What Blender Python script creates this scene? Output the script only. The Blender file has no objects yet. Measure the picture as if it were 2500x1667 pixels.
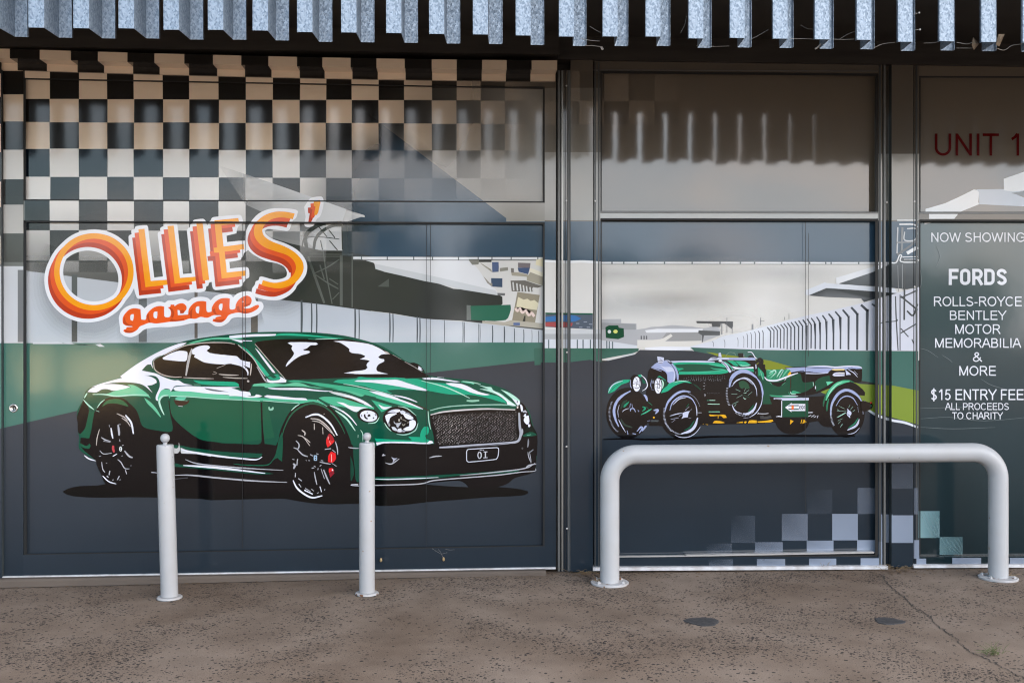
import bpy, bmesh, math, random
from mathutils import Vector, Matrix
random.seed(7)
S = bpy.context.scene
R = math.radians
# ------------------------------------------------------------------ camera
CAM_D, CAM_H, HOR, FPX = 7.0, 1.6, 825.0, 2500.0
TH = math.atan(0.053)
cam_d = bpy.data.cameras.new('camera')
cam = bpy.data.objects.new('camera', cam_d); S.collection.objects.link(cam)
cam.location = (0, -CAM_D, CAM_H)
cam.rotation_euler = (R(90), 0, -TH)
cam_d.sensor_width = 36.0; cam_d.lens = 36.0
cam_d.shift_y = -(833.5 - HOR) / 2500.0
cam_d.clip_end = 2000; cam_d.clip_start = 0.05
S.camera = cam
# ------------------------------------------------------------------ sky and sun
SUN_EL, SUN_ROT = R(18), R(-14)
wd = bpy.data.worlds.new('World'); S.world = wd; wd.use_nodes = True
nt = wd.node_tree
sky = nt.nodes.new('ShaderNodeTexSky'); sky.sky_type = 'NISHITA'; sky.sun_disc = False
sky.sun_elevation = SUN_EL; sky.sun_rotation = SUN_ROT
sky.air_density = 1.0; sky.dust_density = 2.5; sky.ozone_density = 1.0
bg = nt.nodes['Background']; bg.inputs['Strength'].default_value = 0.13
# broken evening cloud over the clear sky
tcw = nt.nodes.new('ShaderNodeTexCoord'); mpw = nt.nodes.new('ShaderNodeMapping'); mpw.inputs['Scale'].default_value = (1, 1, 2.6)
nt.links.new(tcw.outputs['Generated'], mpw.inputs['Vector'])
cn = nt.nodes.new('ShaderNodeTexNoise'); cn.inputs['Scale'].default_value = 3.4; cn.inputs['Detail'].default_value = 7; cn.inputs['Roughness'].default_value = .55
nt.links.new(mpw.outputs[0], cn.inputs['Vector'])
cr = nt.nodes.new('ShaderNodeValToRGB'); cr.color_ramp.elements[0].position = .40; cr.color_ramp.elements[1].position = .62; cr.color_ramp.elements[1].color = (.85, .85, .85, 1)
sxyz = nt.nodes.new('ShaderNodeSeparateXYZ'); nt.links.new(tcw.outputs['Generated'], sxyz.inputs[0])
low = nt.nodes.new('ShaderNodeMapRange'); low.inputs['From Min'].default_value = .02; low.inputs['From Max'].default_value = .55; low.inputs['To Min'].default_value = .20; low.inputs['To Max'].default_value = -.04
nt.links.new(sxyz.outputs[2], low.inputs['Value'])
cad = nt.nodes.new('ShaderNodeMath'); cad.operation = 'ADD'; nt.links.new(cn.outputs['Fac'], cad.inputs[0]); nt.links.new(low.outputs[0], cad.inputs[1])
xb = nt.nodes.new('ShaderNodeMath'); xb.operation = 'MULTIPLY_ADD'; xb.inputs[1].default_value = .42; nt.links.new(sxyz.outputs[0], xb.inputs[0]); nt.links.new(cad.outputs[0], xb.inputs[2])
nt.links.new(xb.outputs[0], cr.inputs['Fac'])
cm = nt.nodes.new('ShaderNodeMix'); cm.data_type = 'RGBA'; n2w = nt.nodes.new('ShaderNodeTexNoise'); n2w.inputs['Scale'].default_value = 9; n2w.inputs['Detail'].default_value = 4; nt.links.new(mpw.outputs[0], n2w.inputs['Vector'])
r2w = nt.nodes.new('ShaderNodeValToRGB'); r2w.color_ramp.elements[0].position = .42; r2w.color_ramp.elements[1].position = .66
r2w.color_ramp.elements[0].color = (7.6, 8.2, 8.9, 1); r2w.color_ramp.elements[1].color = (11.5, 9.9, 9.0, 1)
nt.links.new(n2w.outputs['Fac'], r2w.inputs['Fac']); nt.links.new(r2w.outputs['Color'], cm.inputs['B'])
nt.links.new(cr.outputs['Color'], cm.inputs['Factor']); nt.links.new(sky.outputs[0], cm.inputs['A'])
nt.links.new(cm.outputs['Result'], bg.inputs['Color'])
sun_d = bpy.data.lights.new('sun', 'SUN'); sun_d.energy = 4.8; sun_d.angle = R(0.5); sun_d.color = (1.0, 0.80, 0.56)
sun = bpy.data.objects.new('sun', sun_d); S.collection.objects.link(sun)
sd = Vector((math.sin(SUN_ROT)*math.cos(SUN_EL), math.cos(SUN_ROT)*math.cos(SUN_EL), math.sin(SUN_EL)))
sun.rotation_euler = (-sd).to_track_quat('-Z', 'Y').to_euler()
sun.location = sd*40
S.view_settings.view_transform = 'Standard'; S.view_settings.look = 'None'
S.view_settings.exposure = 2.33; S.view_settings.gamma = 1.0
S.cycles.max_bounces = 8; S.cycles.transparent_max_bounces = 48; S.cycles.use_denoising = True
S.cycles.denoiser = 'OPENIMAGEDENOISE'; S.cycles.denoising_input_passes = 'RGB_ALBEDO_NORMAL'; S.cycles.denoising_prefilter = 'ACCURATE'; S.cycles.filter_width = 1.2
# ------------------------------------------------------------------ helpers
FWD = Vector((math.sin(TH), math.cos(TH), 0)); RGT = Vector((math.cos(TH), -math.sin(TH), 0))
CO = Vector((0, -CAM_D, CAM_H))
def ray(x, y): return FWD + RGT*((x-1250)/FPX) + Vector((0, 0, (HOR-y)/FPX))
def W(x, y, Y):
    d = ray(x, y); t = (Y + CAM_D)/d.y
    return CO + d*t
def gz(X):            # the pavement falls away gently to the left
    return -0.0125*max(0.0, 0.25 - X)**1.0 if X < 0.25 else 0.0
def G(x, y):
    d = ray(x, y); z = 0.0
    for _ in range(6):
        t = (z - CAM_H)/d.z; p = CO + d*t; z = gz(p.x)
    return p
def lin(c):
    return tuple((v/255/12.92) if v/255 <= 0.04045 else ((v/255+0.055)/1.055)**2.4 for v in c[:3])
def ink(c):
    a = c[3] if len(c) > 3 else 1.0
    l = lin(c)
    return tuple(max(v*0.93 - 0.004, 0.0025) for v in l) + (a,)
def link(o, parent=None):
    S.collection.objects.link(o)
    if parent is not None: o.parent = parent
    return o
def tag(o, label=None, cat=None, group=None, kind=None):
    if label: o['label'] = label
    if cat: o['category'] = cat
    if group: o['group'] = group
    if kind: o['kind'] = kind
    return o
def empty(name, loc=(0, 0, 0)):
    o = bpy.data.objects.new(name, None); o.location = loc; o.empty_display_size = 0.1
    return link(o)
def mesh_obj(name, verts, faces, mat, parent=None, smooth=False):
    me = bpy.data.meshes.new(name); me.from_pydata([tuple(v) for v in verts], [], faces); me.update()
    o = bpy.data.objects.new(name, me); link(o, parent)
    if mat: me.materials.append(mat)
    if parent is not None and parent.type == 'EMPTY':
        o.matrix_parent_inverse = Matrix.Translation(-Vector(parent.location)); 
    if smooth:
        for p in me.polygons: p.use_smooth = True
    return o
def bm_obj(name, bm, mat, parent=None, smooth=False):
    bmesh.ops.recalc_face_normals(bm, faces=bm.faces)
    me = bpy.data.meshes.new(name); bm.to_mesh(me); bm.free()
    o = bpy.data.objects.new(name, me); link(o, parent)
    if mat: me.materials.append(mat)
    if parent is not None and parent.type == 'EMPTY': o.matrix_parent_inverse = Matrix.Translation(-Vector(parent.location))
    if smooth:
        for p in me.polygons: p.use_smooth = True
    return o
def bx(bm, x0, x1, y0, y1, z0, z1, bev=0.0):
    r = bmesh.ops.create_cube(bm, size=1.0)
    for v in r['verts']:
        v.co = Vector((x0 + (v.co.x+.5)*(x1-x0), y0 + (v.co.y+.5)*(y1-y0), z0 + (v.co.z+.5)*(z1-z0)))
    if bev > 0:
        es = list({e for v in r['verts'] for e in v.link_edges})
        bmesh.ops.bevel(bm, geom=es, offset=bev, segments=2, affect='EDGES')
def pxbox(bm, q, Y, t):      # solid whose front face is the four-cornered outline q on the plane Y
    f = [bm.verts.new(W(x, y, Y)) for x, y in q]
    b = [bm.verts.new(Vector((v.co.x, Y+t, v.co.z))) for v in f]
    bm.faces.new(f); bm.faces.new(b[::-1])
    for i in range(4):
        j = (i+1) % 4; bm.faces.new((f[i], b[i], b[j], f[j]))
def lathe(bm, c, prof, n=40, tilt=None):
    rings = []
    for r, z in prof:
        rings.append([bm.verts.new(Vector((r*math.cos(2*math.pi*i/n), r*math.sin(2*math.pi*i/n), z))) for i in range(n)])
    for a, b in zip(rings, rings[1:]):
        for i in range(n):
            j = (i+1) % n; bm.faces.new((a[i], a[j], b[j], b[i]))
    bm.faces.new(rings[0][::-1]); bm.faces.new(rings[-1])
    for rg in rings:
        for v in rg:
            co = v.co.copy()
            if tilt: co = Vector((co.x + tilt[0]*co.z, co.y + tilt[1]*co.z, co.z))
            v.co = co + Vector(c)
def tube(bm, pts, r, n=8, cap=True):
    pts = [Vector(p) for p in pts]; rings = []
    up = Vector((0, 0, 1))
    for i, p in enumerate(pts):
        d = (pts[min(i+1, len(pts)-1)] - pts[max(i-1, 0)]).normalized()
        a = d.cross(Vector((0, 1, 0)))
        if a.length < 0.05: a = d.cross(up)
        a.normalize(); b = d.cross(a).normalized()
        rr = r[i] if isinstance(r, (list, tuple)) else r
        rings.append([bm.verts.new(p + a*rr*math.cos(2*math.pi*k/n) + b*rr*math.sin(2*math.pi*k/n)) for k in range(n)])
    for u, v in zip(rings, rings[1:]):
        for k in range(n):
            j = (k+1) % n; bm.faces.new((u[k], u[j], v[j], v[k]))
    if cap: bm.faces.new(rings[0][::-1]); bm.faces.new(rings[-1])
# ------------------------------------------------------------------ materials
def mat(name, col=(.5, .5, .5), rough=.5, metal=0.0, ior=1.45):
    m = bpy.data.materials.new(name); m.use_nodes = True
    b = m.node_tree.nodes['Principled BSDF']
    b.inputs['Base Color'].default_value = tuple(col[:3]) + (1,)
    b.inputs['Roughness'].default_value = rough; b.inputs['Metallic'].default_value = metal; b.inputs['IOR'].default_value = ior
    return m
def nd(m, t, **kw):
    n = m.node_tree.nodes.new(t)
    for k, v in kw.items(): setattr(n, k, v)
    return n
def noisy(m, scale, amt, dark=(0, 0, 0), detail=4, bump=0.0, bscale=None, stretch=(1, 1, 1)):
    """mottle the base colour and roughen the surface a little, in object space"""
    t = m.node_tree; b = t.nodes['Principled BSDF']
    tc = nd(m, 'ShaderNodeTexCoord'); mp = nd(m, 'ShaderNodeMapping'); mp.inputs['Scale'].default_value = stretch
    t.links.new(tc.outputs['Object'], mp.inputs['Vector'])
    n = nd(m, 'ShaderNodeTexNoise'); n.inputs['Scale'].default_value = scale; n.inputs['Detail'].default_value = detail
    t.links.new(mp.outputs[0], n.inputs['Vector'])
    rmp = nd(m, 'ShaderNodeValToRGB'); rmp.color_ramp.elements[0].position = .35; rmp.color_ramp.elements[1].position = .7
    t.links.new(n.outputs['Fac'], rmp.inputs['Fac'])
    mx = nd(m, 'ShaderNodeMix', data_type='RGBA')
    mx.inputs['A'].default_value = b.inputs['Base Color'].default_value
    c = b.inputs['Base Color'].default_value
    mx.inputs['B'].default_value = tuple(c[i]*(1-amt) + dark[i]*amt for i in range(3)) + (1,)
    t.links.new(rmp.outputs['Color'], mx.inputs['Factor']); t.links.new(mx.outputs['Result'], b.inputs['Base Color'])
    if bump:
        n2 = nd(m, 'ShaderNodeTexNoise'); n2.inputs['Scale'].default_value = bscale or scale*6; n2.inputs['Detail'].default_value = 3
        t.links.new(tc.outputs['Object'], n2.inputs['Vector'])
        bp = nd(m, 'ShaderNodeBump'); bp.inputs['Strength'].default_value = bump; bp.inputs['Distance'].default_value = .004
        t.links.new(n2.outputs['Fac'], bp.inputs['Height']); t.links.new(bp.outputs[0], b.inputs['Normal'])
    return m
def vinyl(name, ior, rough, fade):
    m = bpy.data.materials.new(name); m.use_nodes = True; t = m.node_tree; b = t.nodes['Principled BSDF']
    at = nd(m, 'ShaderNodeAttribute'); at.attribute_name = 'Col'
    tc = nd(m, 'ShaderNodeTexCoord')
    n = nd(m, 'ShaderNodeTexNoise'); n.inputs['Scale'].default_value = 2.2; n.inputs['Detail'].default_value = 5
    t.links.new(tc.outputs['Object'], n.inputs['Vector'])
    mr = nd(m, 'ShaderNodeMapRange'); mr.inputs['To Min'].default_value = .88; mr.inputs['To Max'].default_value = 1.08
    t.links.new(n.outputs['Fac'], mr.inputs['Value'])
    mul = nd(m, 'ShaderNodeMix', data_type='RGBA', blend_type='MULTIPLY'); mul.inputs['Factor'].default_value = 1
    t.links.new(at.outputs['Color'], mul.inputs['A']); t.links.new(mr.outputs['Result'], mul.inputs['B'])
    t.links.new(mul.outputs['Result'], b.inputs['Base Color'])
    b.inputs['IOR'].default_value = ior
    n3 = nd(m, 'ShaderNodeTexNoise'); n3.inputs['Scale'].default_value = 1.3; n3.inputs['Detail'].default_value = 6
    t.links.new(tc.outputs['Object'], n3.inputs['Vector'])
    m3 = nd(m, 'ShaderNodeMapRange'); m3.inputs['To Min'].default_value = rough*.7; m3.inputs['To Max'].default_value = rough*1.5
    t.links.new(n3.outputs['Fac'], m3.inputs['Value']); t.links.new(m3.outputs['Result'], b.inputs['Roughness'])
    n2 = nd(m, 'ShaderNodeTexNoise'); n2.inputs['Scale'].default_value = 5.0; n2.inputs['Detail'].default_value = 2
    t.links.new(tc.outputs['Object'], n2.inputs['Vector'])
    n4 = nd(m, 'ShaderNodeTexNoise'); n4.inputs['Scale'].default_value = 90.0; n4.inputs['Detail'].default_value = 2
    t.links.new(tc.outputs['Object'], n4.inputs['Vector'])
    ad = nd(m, 'ShaderNodeMath', operation='MULTIPLY_ADD'); ad.inputs[1].default_value = .03
    t.links.new(n4.outputs['Fac'], ad.inputs[0]); t.links.new(n2.outputs['Fac'], ad.inputs[2])
    bp = nd(m, 'ShaderNodeBump'); bp.inputs['Strength'].default_value = .10; bp.inputs['Distance'].default_value = .004
    t.links.new(ad.outputs[0], bp.inputs['Height']); t.links.new(bp.outputs[0], b.inputs['Normal'])
    if fade: t.links.new(at.outputs['Alpha'], b.inputs['Alpha'])
    return m
M_VIN = vinyl('printed_vinyl', 1.45, .075, False)
M_VINF = vinyl('printed_vinyl_fading', 1.45, .075, True)
M_GLZ = vinyl('printed_vinyl_on_glass', 1.6, .06, False)
M_GLZF = vinyl('printed_vinyl_on_glass_fading', 1.6, .06, True)
M_DARK = noisy(mat('dark_painted_timber', (.034, .030, .026), .55), 3, .6, (.012, .010, .009), stretch=(1, 1, 8))
M_GASK = mat('black_rubber', (.006, .006, .006), .6)
M_ALU = noisy(mat('anodised_aluminium', (.30, .30, .285), .32, .85), 6, .35, (.12, .11, .1), stretch=(1, 1, .15))
M_ALUJ = noisy(mat('dull_aluminium', (.13, .135, .135), .42, .35), 6, .35, (.08, .07, .06), stretch=(1, 1, .15))
M_ALUK = noisy(mat('dark_bronze_aluminium', (.055, .06, .062), .38, .3), 6, .35, (.03, .03, .03), stretch=(1, 1, .15))
M_ALUD = noisy(mat('grey_powder_coat', (.10, .115, .12), .32), 5, .3, (.03, .03, .03))
M_SILL = noisy(mat('white_sill_paint', (.62, .63, .65), .45), 14, .55, (.25, .2, .17), detail=8)
M_WHITE = noisy(mat('white_enamel', (.41, .415, .425), .38), 7, .16, (.30, .27, .23), detail=8, bump=.08, bscale=60)
def chips(m, c, scale, keep, size, wob=.02):      # scattered scuffs and chips of another colour
    t = m.node_tree; b = t.nodes['Principled BSDF']; src = b.inputs['Base Color'].links[0].from_socket
    tc = nd(m, 'ShaderNodeTexCoord'); n = nd(m, 'ShaderNodeTexNoise'); n.inputs['Scale'].default_value = 40; t.links.new(tc.outputs['Object'], n.inputs['Vector'])
    a = nd(m, 'ShaderNodeVectorMath', operation='MULTIPLY_ADD'); a.inputs[1].default_value = (wob, wob, wob); t.links.new(n.outputs['Color'], a.inputs[0]); t.links.new(tc.outputs['Object'], a.inputs[2])
    v = nd(m, 'ShaderNodeTexVoronoi'); v.inputs['Scale'].default_value = scale; t.links.new(a.outputs[0], v.inputs['Vector'])
    se = nd(m, 'ShaderNodeSeparateColor'); t.links.new(v.outputs['Color'], se.inputs[0])
    k1 = nd(m, 'ShaderNodeMath', operation='LESS_THAN'); k1.inputs[1].default_value = keep; t.links.new(se.outputs[0], k1.inputs[0])
    k0 = nd(m, 'ShaderNodeMath', operation='MULTIPLY'); k0.inputs[1].default_value = size; t.links.new(se.outputs[1], k0.inputs[0])
    k2 = nd(m, 'ShaderNodeMath', operation='LESS_THAN'); t.links.new(v.outputs['Distance'], k2.inputs[0]); t.links.new(k0.outputs[0], k2.inputs[1])
    k3 = nd(m, 'ShaderNodeMath', operation='MULTIPLY'); t.links.new(k1.outputs[0], k3.inputs[0]); t.links.new(k2.outputs[0], k3.inputs[1])
    x = nd(m, 'ShaderNodeMix', data_type='RGBA'); x.inputs['B'].default_value = tuple(c)+(1,); t.links.new(k3.outputs[0], x.inputs['Factor']); t.links.new(src, x.inputs['A']); t.links.new(x.outputs['Result'], b.inputs['Base Color'])
    return m
chips(M_WHITE, (.06, .05, .045), 9, .22, .10); chips(M_WHITE, (.30, .22, .16), 26, .10, .22)
M_PLATE = noisy(mat('base_plate_enamel', (.46, .46, .465), .45), 9, .3, (.22, .15, .10), detail=8, bump=.1, bscale=70); chips(M_PLATE, (.16, .075, .04), 30, .35, .5)
M_STEEL = mat('bolt_steel', (.5, .49, .47), .4, .8)
M_STRAW = noisy(mat('dry_straw', (.25, .18, .10), .8), 60, .6, (.08, .05, .03))
M_WEED = noisy(mat('green_weed', (.10, .13, .05), .8), 60, .5, (.14, .09, .04))
M_WEB = mat('cobweb', (.42, .40, .37), .9)
M_BROWN = noisy(mat('dry_leaf', (.20, .14, .085), .7), 40, .5, (.06, .04, .03))
# ------------------------------------------------------------------ printed artwork: flat vinyl shapes laid one over another
GRP = {'Z': (0, 0, 1), 'A': (170, 800, 5.6), 'B': (560, 800, 5.6), 'C': (920, 880, 5.6), 'D': (660, 970, 5.6), 'E': (140, 980, 5.6),
       'F': (1470, 850, 6.533), 'H': (1780, 850, 6.533), 'I': (100, 480, 4.9), 'J': (420, 470, 4.355), 'Q': (280, 700, 6.19),
       'M': (1380, 480, 2.673), 'N': (700, 480, 3.267), 'O': (2100, 400, 2.305), 'T': (1440, 1060, 2.219), 'U': (80, 460, 3.267),
       'V': (160, 780, 3.267), 'X': (660, 780, 3.266)}
def pts(g, s):
    ox, oy, k = GRP[g]
    v = [float(a) for a in s.replace(',', ' ').split()]
    return [(ox + v[i]/k, oy + v[i+1]/k) for i in range(0, len(v), 2)]
def smooth_closed(p, n=3):
    N = len(p)
    if N < 4: return p
    sharp = []
    for i in range(N):
        a, b, c = p[i-1], p[i], p[(i+1) % N]
        t = abs((math.atan2(c[1]-b[1], c[0]-b[0]) - math.atan2(b[1]-a[1], b[0]-a[0]) + math.pi) % (2*math.pi) - math.pi)
        sharp.append(t > R(68))
    out = []
    for i in range(N):
        p0, p1, p2, p3 = p[i-1], p[i], p[(i+1) % N], p[(i+2) % N]
        if sharp[i]: p0 = (2*p1[0]-p2[0], 2*p1[1]-p2[1])
        if sharp[(i+1) % N]: p3 = (2*p2[0]-p1[0], 2*p2[1]-p1[1])
        d = math.hypot(p2[0]-p1[0], p2[1]-p1[1])
        d0 = max(math.hypot(p1[0]-p0[0], p1[1]-p0[1]), .01); d3 = max(math.hypot(p3[0]-p2[0], p3[1]-p2[1]), .01)
        m1 = [(p2[k]-p0[k])/(d0+d)*d for k in (0, 1)]; m2 = [(p3[k]-p1[k])/(d+d3)*d for k in (0, 1)]
        if d < 2.0: out.append(p1); continue
        for q in range(n):
            t = q/n; h0 = 2*t**3-3*t*t+1; h1 = t**3-2*t*t+t; h2 = -2*t**3+3*t*t; h3 = t**3-t*t
            out.append(tuple(h0*p1[k]+h1*m1[k]+h2*p2[k]+h3*m2[k] for k in (0, 1)))
    return out
def smooth_open(p, n=4):
    if len(p) < 3: return p
    q = [(2*p[0][0]-p[1][0], 2*p[0][1]-p[1][1])] + list(p) + [(2*p[-1][0]-p[-2][0], 2*p[-1][1]-p[-2][1])]
    out = []
    for i in range(1, len(q)-2):
        for s in range(n):
            t = s/n
            out.append(tuple(.5*((2*q[i][k]) + (-q[i-1][k]+q[i+1][k])*t + (2*q[i-1][k]-5*q[i][k]+4*q[i+1][k]-q[i+2][k])*t*t + (-q[i-1][k]+3*q[i][k]-3*q[i+1][k]+q[i+2][k])*t**3) for k in (0, 1)))
    out.append(p[-1]); return out
def ribbon(p, w, taper=.35):
    p = smooth_open(p); n = len(p); L, Rr = [], []
    for i, (x, y) in enumerate(p):
        a = p[max(i-1, 0)]; b = p[min(i+1, n-1)]
        dx, dy = b[0]-a[0], b[1]-a[1]; l = math.hypot(dx, dy) or 1
        t = i/max(n-1, 1); ww = w/2*(taper + (1-taper)*min(1, 3.2*min(t, 1-t)+.05)) if taper < 1 else w/2
        L.append((x-dy/l*ww, y+dx/l*ww)); Rr.append((x+dy/l*ww, y-dx/l*ww))
    return L + Rr[::-1]
def ell(cx, cy, rx, ry, rot=0, n=40, a0=0, a1=360):
    c, s = math.cos(R(rot)), math.sin(R(rot)); o = []
    m = n if a1-a0 >= 360 else n+1
    for i in range(m):
        a = R(a0 + (a1-a0)*i/n); x, y = rx*math.cos(a), ry*math.sin(a)
        o.append((cx + x*c - y*s, cy + x*s + y*c))
    return o
def ge(g, *a, **k):
    ox, oy, q = GRP[g]; return [(ox+x/q, oy+y/q) for x, y in ell(*a, **k)]
class Layer:             # gathers flat coloured shapes into one mesh
    def __init__(s): s.v, s.f, s.c, s.m = [], [], [], []
    def add(s, poly, cols, Y):
        i = len(s.v)
        for x, y in poly: s.v.append(tuple(W(x, y, Y)))
        s.f.append(tuple(range(i, i+len(poly)))); s.c.append(cols); s.m.append(1 if any(c[3] < .999 for c in cols) else 0)
    def addw(s, vs, fs, col):
        i = len(s.v); s.v += [tuple(v) for v in vs]
        for f in fs: s.f.append(tuple(i+k for k in f)); s.c.append([col]*len(f)); s.m.append(0)
    def box(s, q, Y, t, col):          # solid frame member with its own flat colour
        f = [W(x, y, Y) for x, y in q]; b = [Vector((v.x, Y+t, v.z)) for v in f]
        s.addw(f+b, [(0, 1, 2, 3), (7, 6, 5, 4), (0, 4, 5, 1), (1, 5, 6, 2), (2, 6, 7, 3), (3, 7, 4, 0)], ink(col))
    def build(s, name, parent=None, mats=None):
        me = bpy.data.meshes.new(name); me.from_pydata(s.v, [], s.f)
        ca = me.color_attributes.new('Col', 'FLOAT_COLOR', 'CORNER')
        k = 0; flat = []
        for c in s.c:
            for q in c: flat += list(q)
        ca.data.foreach_set('color', flat)
        for m in (mats or (M_VIN, M_VINF)): me.materials.append(m)
        me.polygons.foreach_set('material_index', s.m); me.update()
        o = bpy.data.objects.new(name, me); link(o, parent)
        if parent is not None and parent.type == 'EMPTY': o.matrix_parent_inverse = Matrix.Translation(-Vector(parent.location))
        return o
def clip(poly, cols, quad):
    A = sum(quad[i][0]*quad[(i+1) % 4][1]-quad[(i+1) % 4][0]*quad[i][1] for i in range(4))
    sg = 1 if A > 0 else -1
    P = list(zip(poly, cols))
    for i in range(4):
        (ax, ay), (bx_, by_) = quad[i], quad[(i+1) % 4]
        def dist(p): return sg*((bx_-ax)*(p[1]-ay) - (by_-ay)*(p[0]-ax))
        out = []
        for k in range(len(P)):
            (p, cp), (q, cq) = P[k-1], P[k]; dp, dq = dist(p), dist(q)
            if (dp >= 0) != (dq >= 0):
                t = dp/(dp-dq)
                out.append(((p[0]+(q[0]-p[0])*t, p[1]+(q[1]-p[1])*t), tuple(cp[j]+(cq[j]-cp[j])*t for j in range(4))))
            if dq >= 0: out.append((q, cq))
        P = out
        if len(P) < 3: return [], []
    return [p for p, _ in P], [c for _, c in P]
IDX = [0]
def nexty():
    IDX[0] += 1; return -.0005 - IDX[0]*1.2e-5
# ------------------------------------------------------------------ the surfaces of the shopfront the print is stuck to
SURF = {}        # name: (outline in photo pixels, plane Y, 'panel' or the Layer of the frame member)
FR = {}          # frame members: name -> Layer
FCOL = (70, 76, 78)
def panel(n, q, Y=0.0): SURF[n] = (q, Y, None)
def frame(n, key, q, Y, t=.06, col=FCOL):
    L = FR.setdefault(key, Layer()); L.box(q, Y, t, col); SURF[n] = (q, Y-.0002, L)
YF, YP, YS = -.028, -.062, -.045
panel('ul', [(62, 195), (1326, 218), (1326, 492), (62, 487)])
panel('ll', [(64, 543), (1325, 548), (1325, 1330), (66, 1351)])
frame('head', 'door_frame', [(57, 166), (1357, 181), (1357, 215), (57, 191)], YF)
frame('stileL', 'door_frame', [(8, 158), (57, 162), (57, 1407), (10, 1408)], YF)
frame('farL', 'post#1', [(-160, 145), (2, 147), (4, 1412), (-160, 1415)], YP)
frame('transom', 'door_frame', [(57, 490), (1330, 495), (1330, 544), (57, 539)], YF)
frame('railB', 'door_frame', [(57, 1354), (1330, 1333), (1330, 1384), (57, 1406)], YF)
frame('stileR', 'door_frame', [(1330, 215), (1357, 215), (1357, 1384), (1330, 1384)], YF)
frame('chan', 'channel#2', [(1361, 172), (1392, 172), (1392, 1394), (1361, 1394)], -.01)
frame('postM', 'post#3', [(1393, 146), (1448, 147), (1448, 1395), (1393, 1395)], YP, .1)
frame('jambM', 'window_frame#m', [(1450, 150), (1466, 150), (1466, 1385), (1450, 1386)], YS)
frame('headM', 'window_frame#m', [(1466, 150), (2144, 152), (2144, 180), (1466, 173)], YS)
panel('um', [(1466, 178), (2140, 184), (2140, 516), (1466, 515)], .012)
frame('transM', 'window_frame#m', [(1466, 517), (2144, 518), (2144, 534), (1466, 533)], YS)
panel('lm', [(1469, 540), (2140, 541), (2140, 1352), (1469, 1358)], .006)
frame('railM', 'window_frame#m', [(1466, 1360), (2144, 1358), (2144, 1381), (1466, 1385)], YS)
frame('jambM2', 'window_frame#m', [(2144, 152), (2154, 152), (2154, 1381), (2144, 1381)], YS)
frame('chan2', 'channel#4', [(2156, 153), (2176, 153), (2176, 1383), (2156, 1383)], -.01)
frame('postR', 'post#5', [(2177, 151), (2230, 151), (2230, 1384), (2177, 1384)], YP, .1)
frame('jambR', 'window_frame#r', [(2232, 155), (2244, 155), (2244, 1378), (2232, 1378)], YS)
frame('headR', 'window_frame#r', [(2244, 155), (2660, 157), (2660, 187), (2244, 186)], YS)
panel('ur', [(2244, 190), (2660, 191), (2660, 517), (2244, 517)], .012)
frame('transR', 'window_frame#r', [(2244, 520), (2660, 520), (2660, 537), (2244, 536)], YS)
panel('lr', [(2246, 543), (2660, 543), (2660, 1352), (2246, 1354)], .006)
frame('railR', 'window_frame#r', [(2244, 1359), (2660, 1356), (2660, 1376), (2244, 1378)], YS)
ART = {}
def L(part): return ART.setdefault(part, Layer())
def cols_for(c, n):
    if isinstance(c, list):
        c = (c + [c[-1]]*n)[:n]; return [ink(q) for q in c]
    return [ink(c)]*n
SPLIT = {'coupe.wheel': ((285, 1100), (780, 1110)), 'coupe.bumper': ((210, 1115), (1100, 1110)), 'coupe.brake': ((277, 1095), (805, 1120)), 'coupe.headlight': ((898, 1015), (977, 1026), (1285, 1015)),
         'racer.wheel': ((1532, 1008), (1663, 1010), (2066, 1008), (1935, 1036)), 'racer.headlamp': ((1553, 936), (1603, 940)), 'racer.mudguard': ((1510, 940), (1650, 945), (2060, 960))}
def paint(part, col, poly, only=None):      # a shape that runs over every panel and frame it meets
    cs = cols_for(col, len(poly)); dy = nexty()
    if part in SPLIT:
        mx, my = sum(q[0] for q in poly)/len(poly), sum(q[1] for q in poly)/len(poly)
        part += '#%d' % min(range(len(SPLIT[part])), key=lambda i: math.hypot(SPLIT[part][i][0]-mx, SPLIT[part][i][1]-my))
    x0, x1 = min(p[0] for p in poly), max(p[0] for p in poly); y0, y1 = min(p[1] for p in poly), max(p[1] for p in poly)
    for n, (q, Y, Lr) in SURF.items():
        if only and n not in only: continue
        if x1 < min(p[0] for p in q) or x0 > max(p[0] for p in q) or y1 < min(p[1] for p in q) or y0 > max(p[1] for p in q): continue
        pl, cl = clip(poly, cs, q)
        if len(pl) >= 3: (Lr if Lr and not part.startswith('sign') else L(part if '.' in part or part == 'unit_sign' else part+'@'+n)).add(pl, cl, Y+dy)
def P(part, col, g, s, sm=True, only=None):
    p = pts(g, s); paint(part, col, smooth_closed(p) if sm and not isinstance(col, list) else p, only)
def K(part, col, w, g, s, taper=.35, only=None): paint(part, col, ribbon(pts(g, s), w/GRP[g][2], taper), only)
def RC(part, col, x0, y0, x1, y1, only=None): paint(part, col, [(x0, y0), (x1, y0), (x1, y1), (x0, y1)], only)
def SL(part, col, g, x0, y0, x1, y1):
    ox, oy, k = GRP[g]; RC(part, col, ox+x0/k, oy+y0/k, ox+x1/k, oy+y1/k)
def mixc(a, b, t): return tuple(a[i]+(b[i]-a[i])*t for i in range(3))
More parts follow.
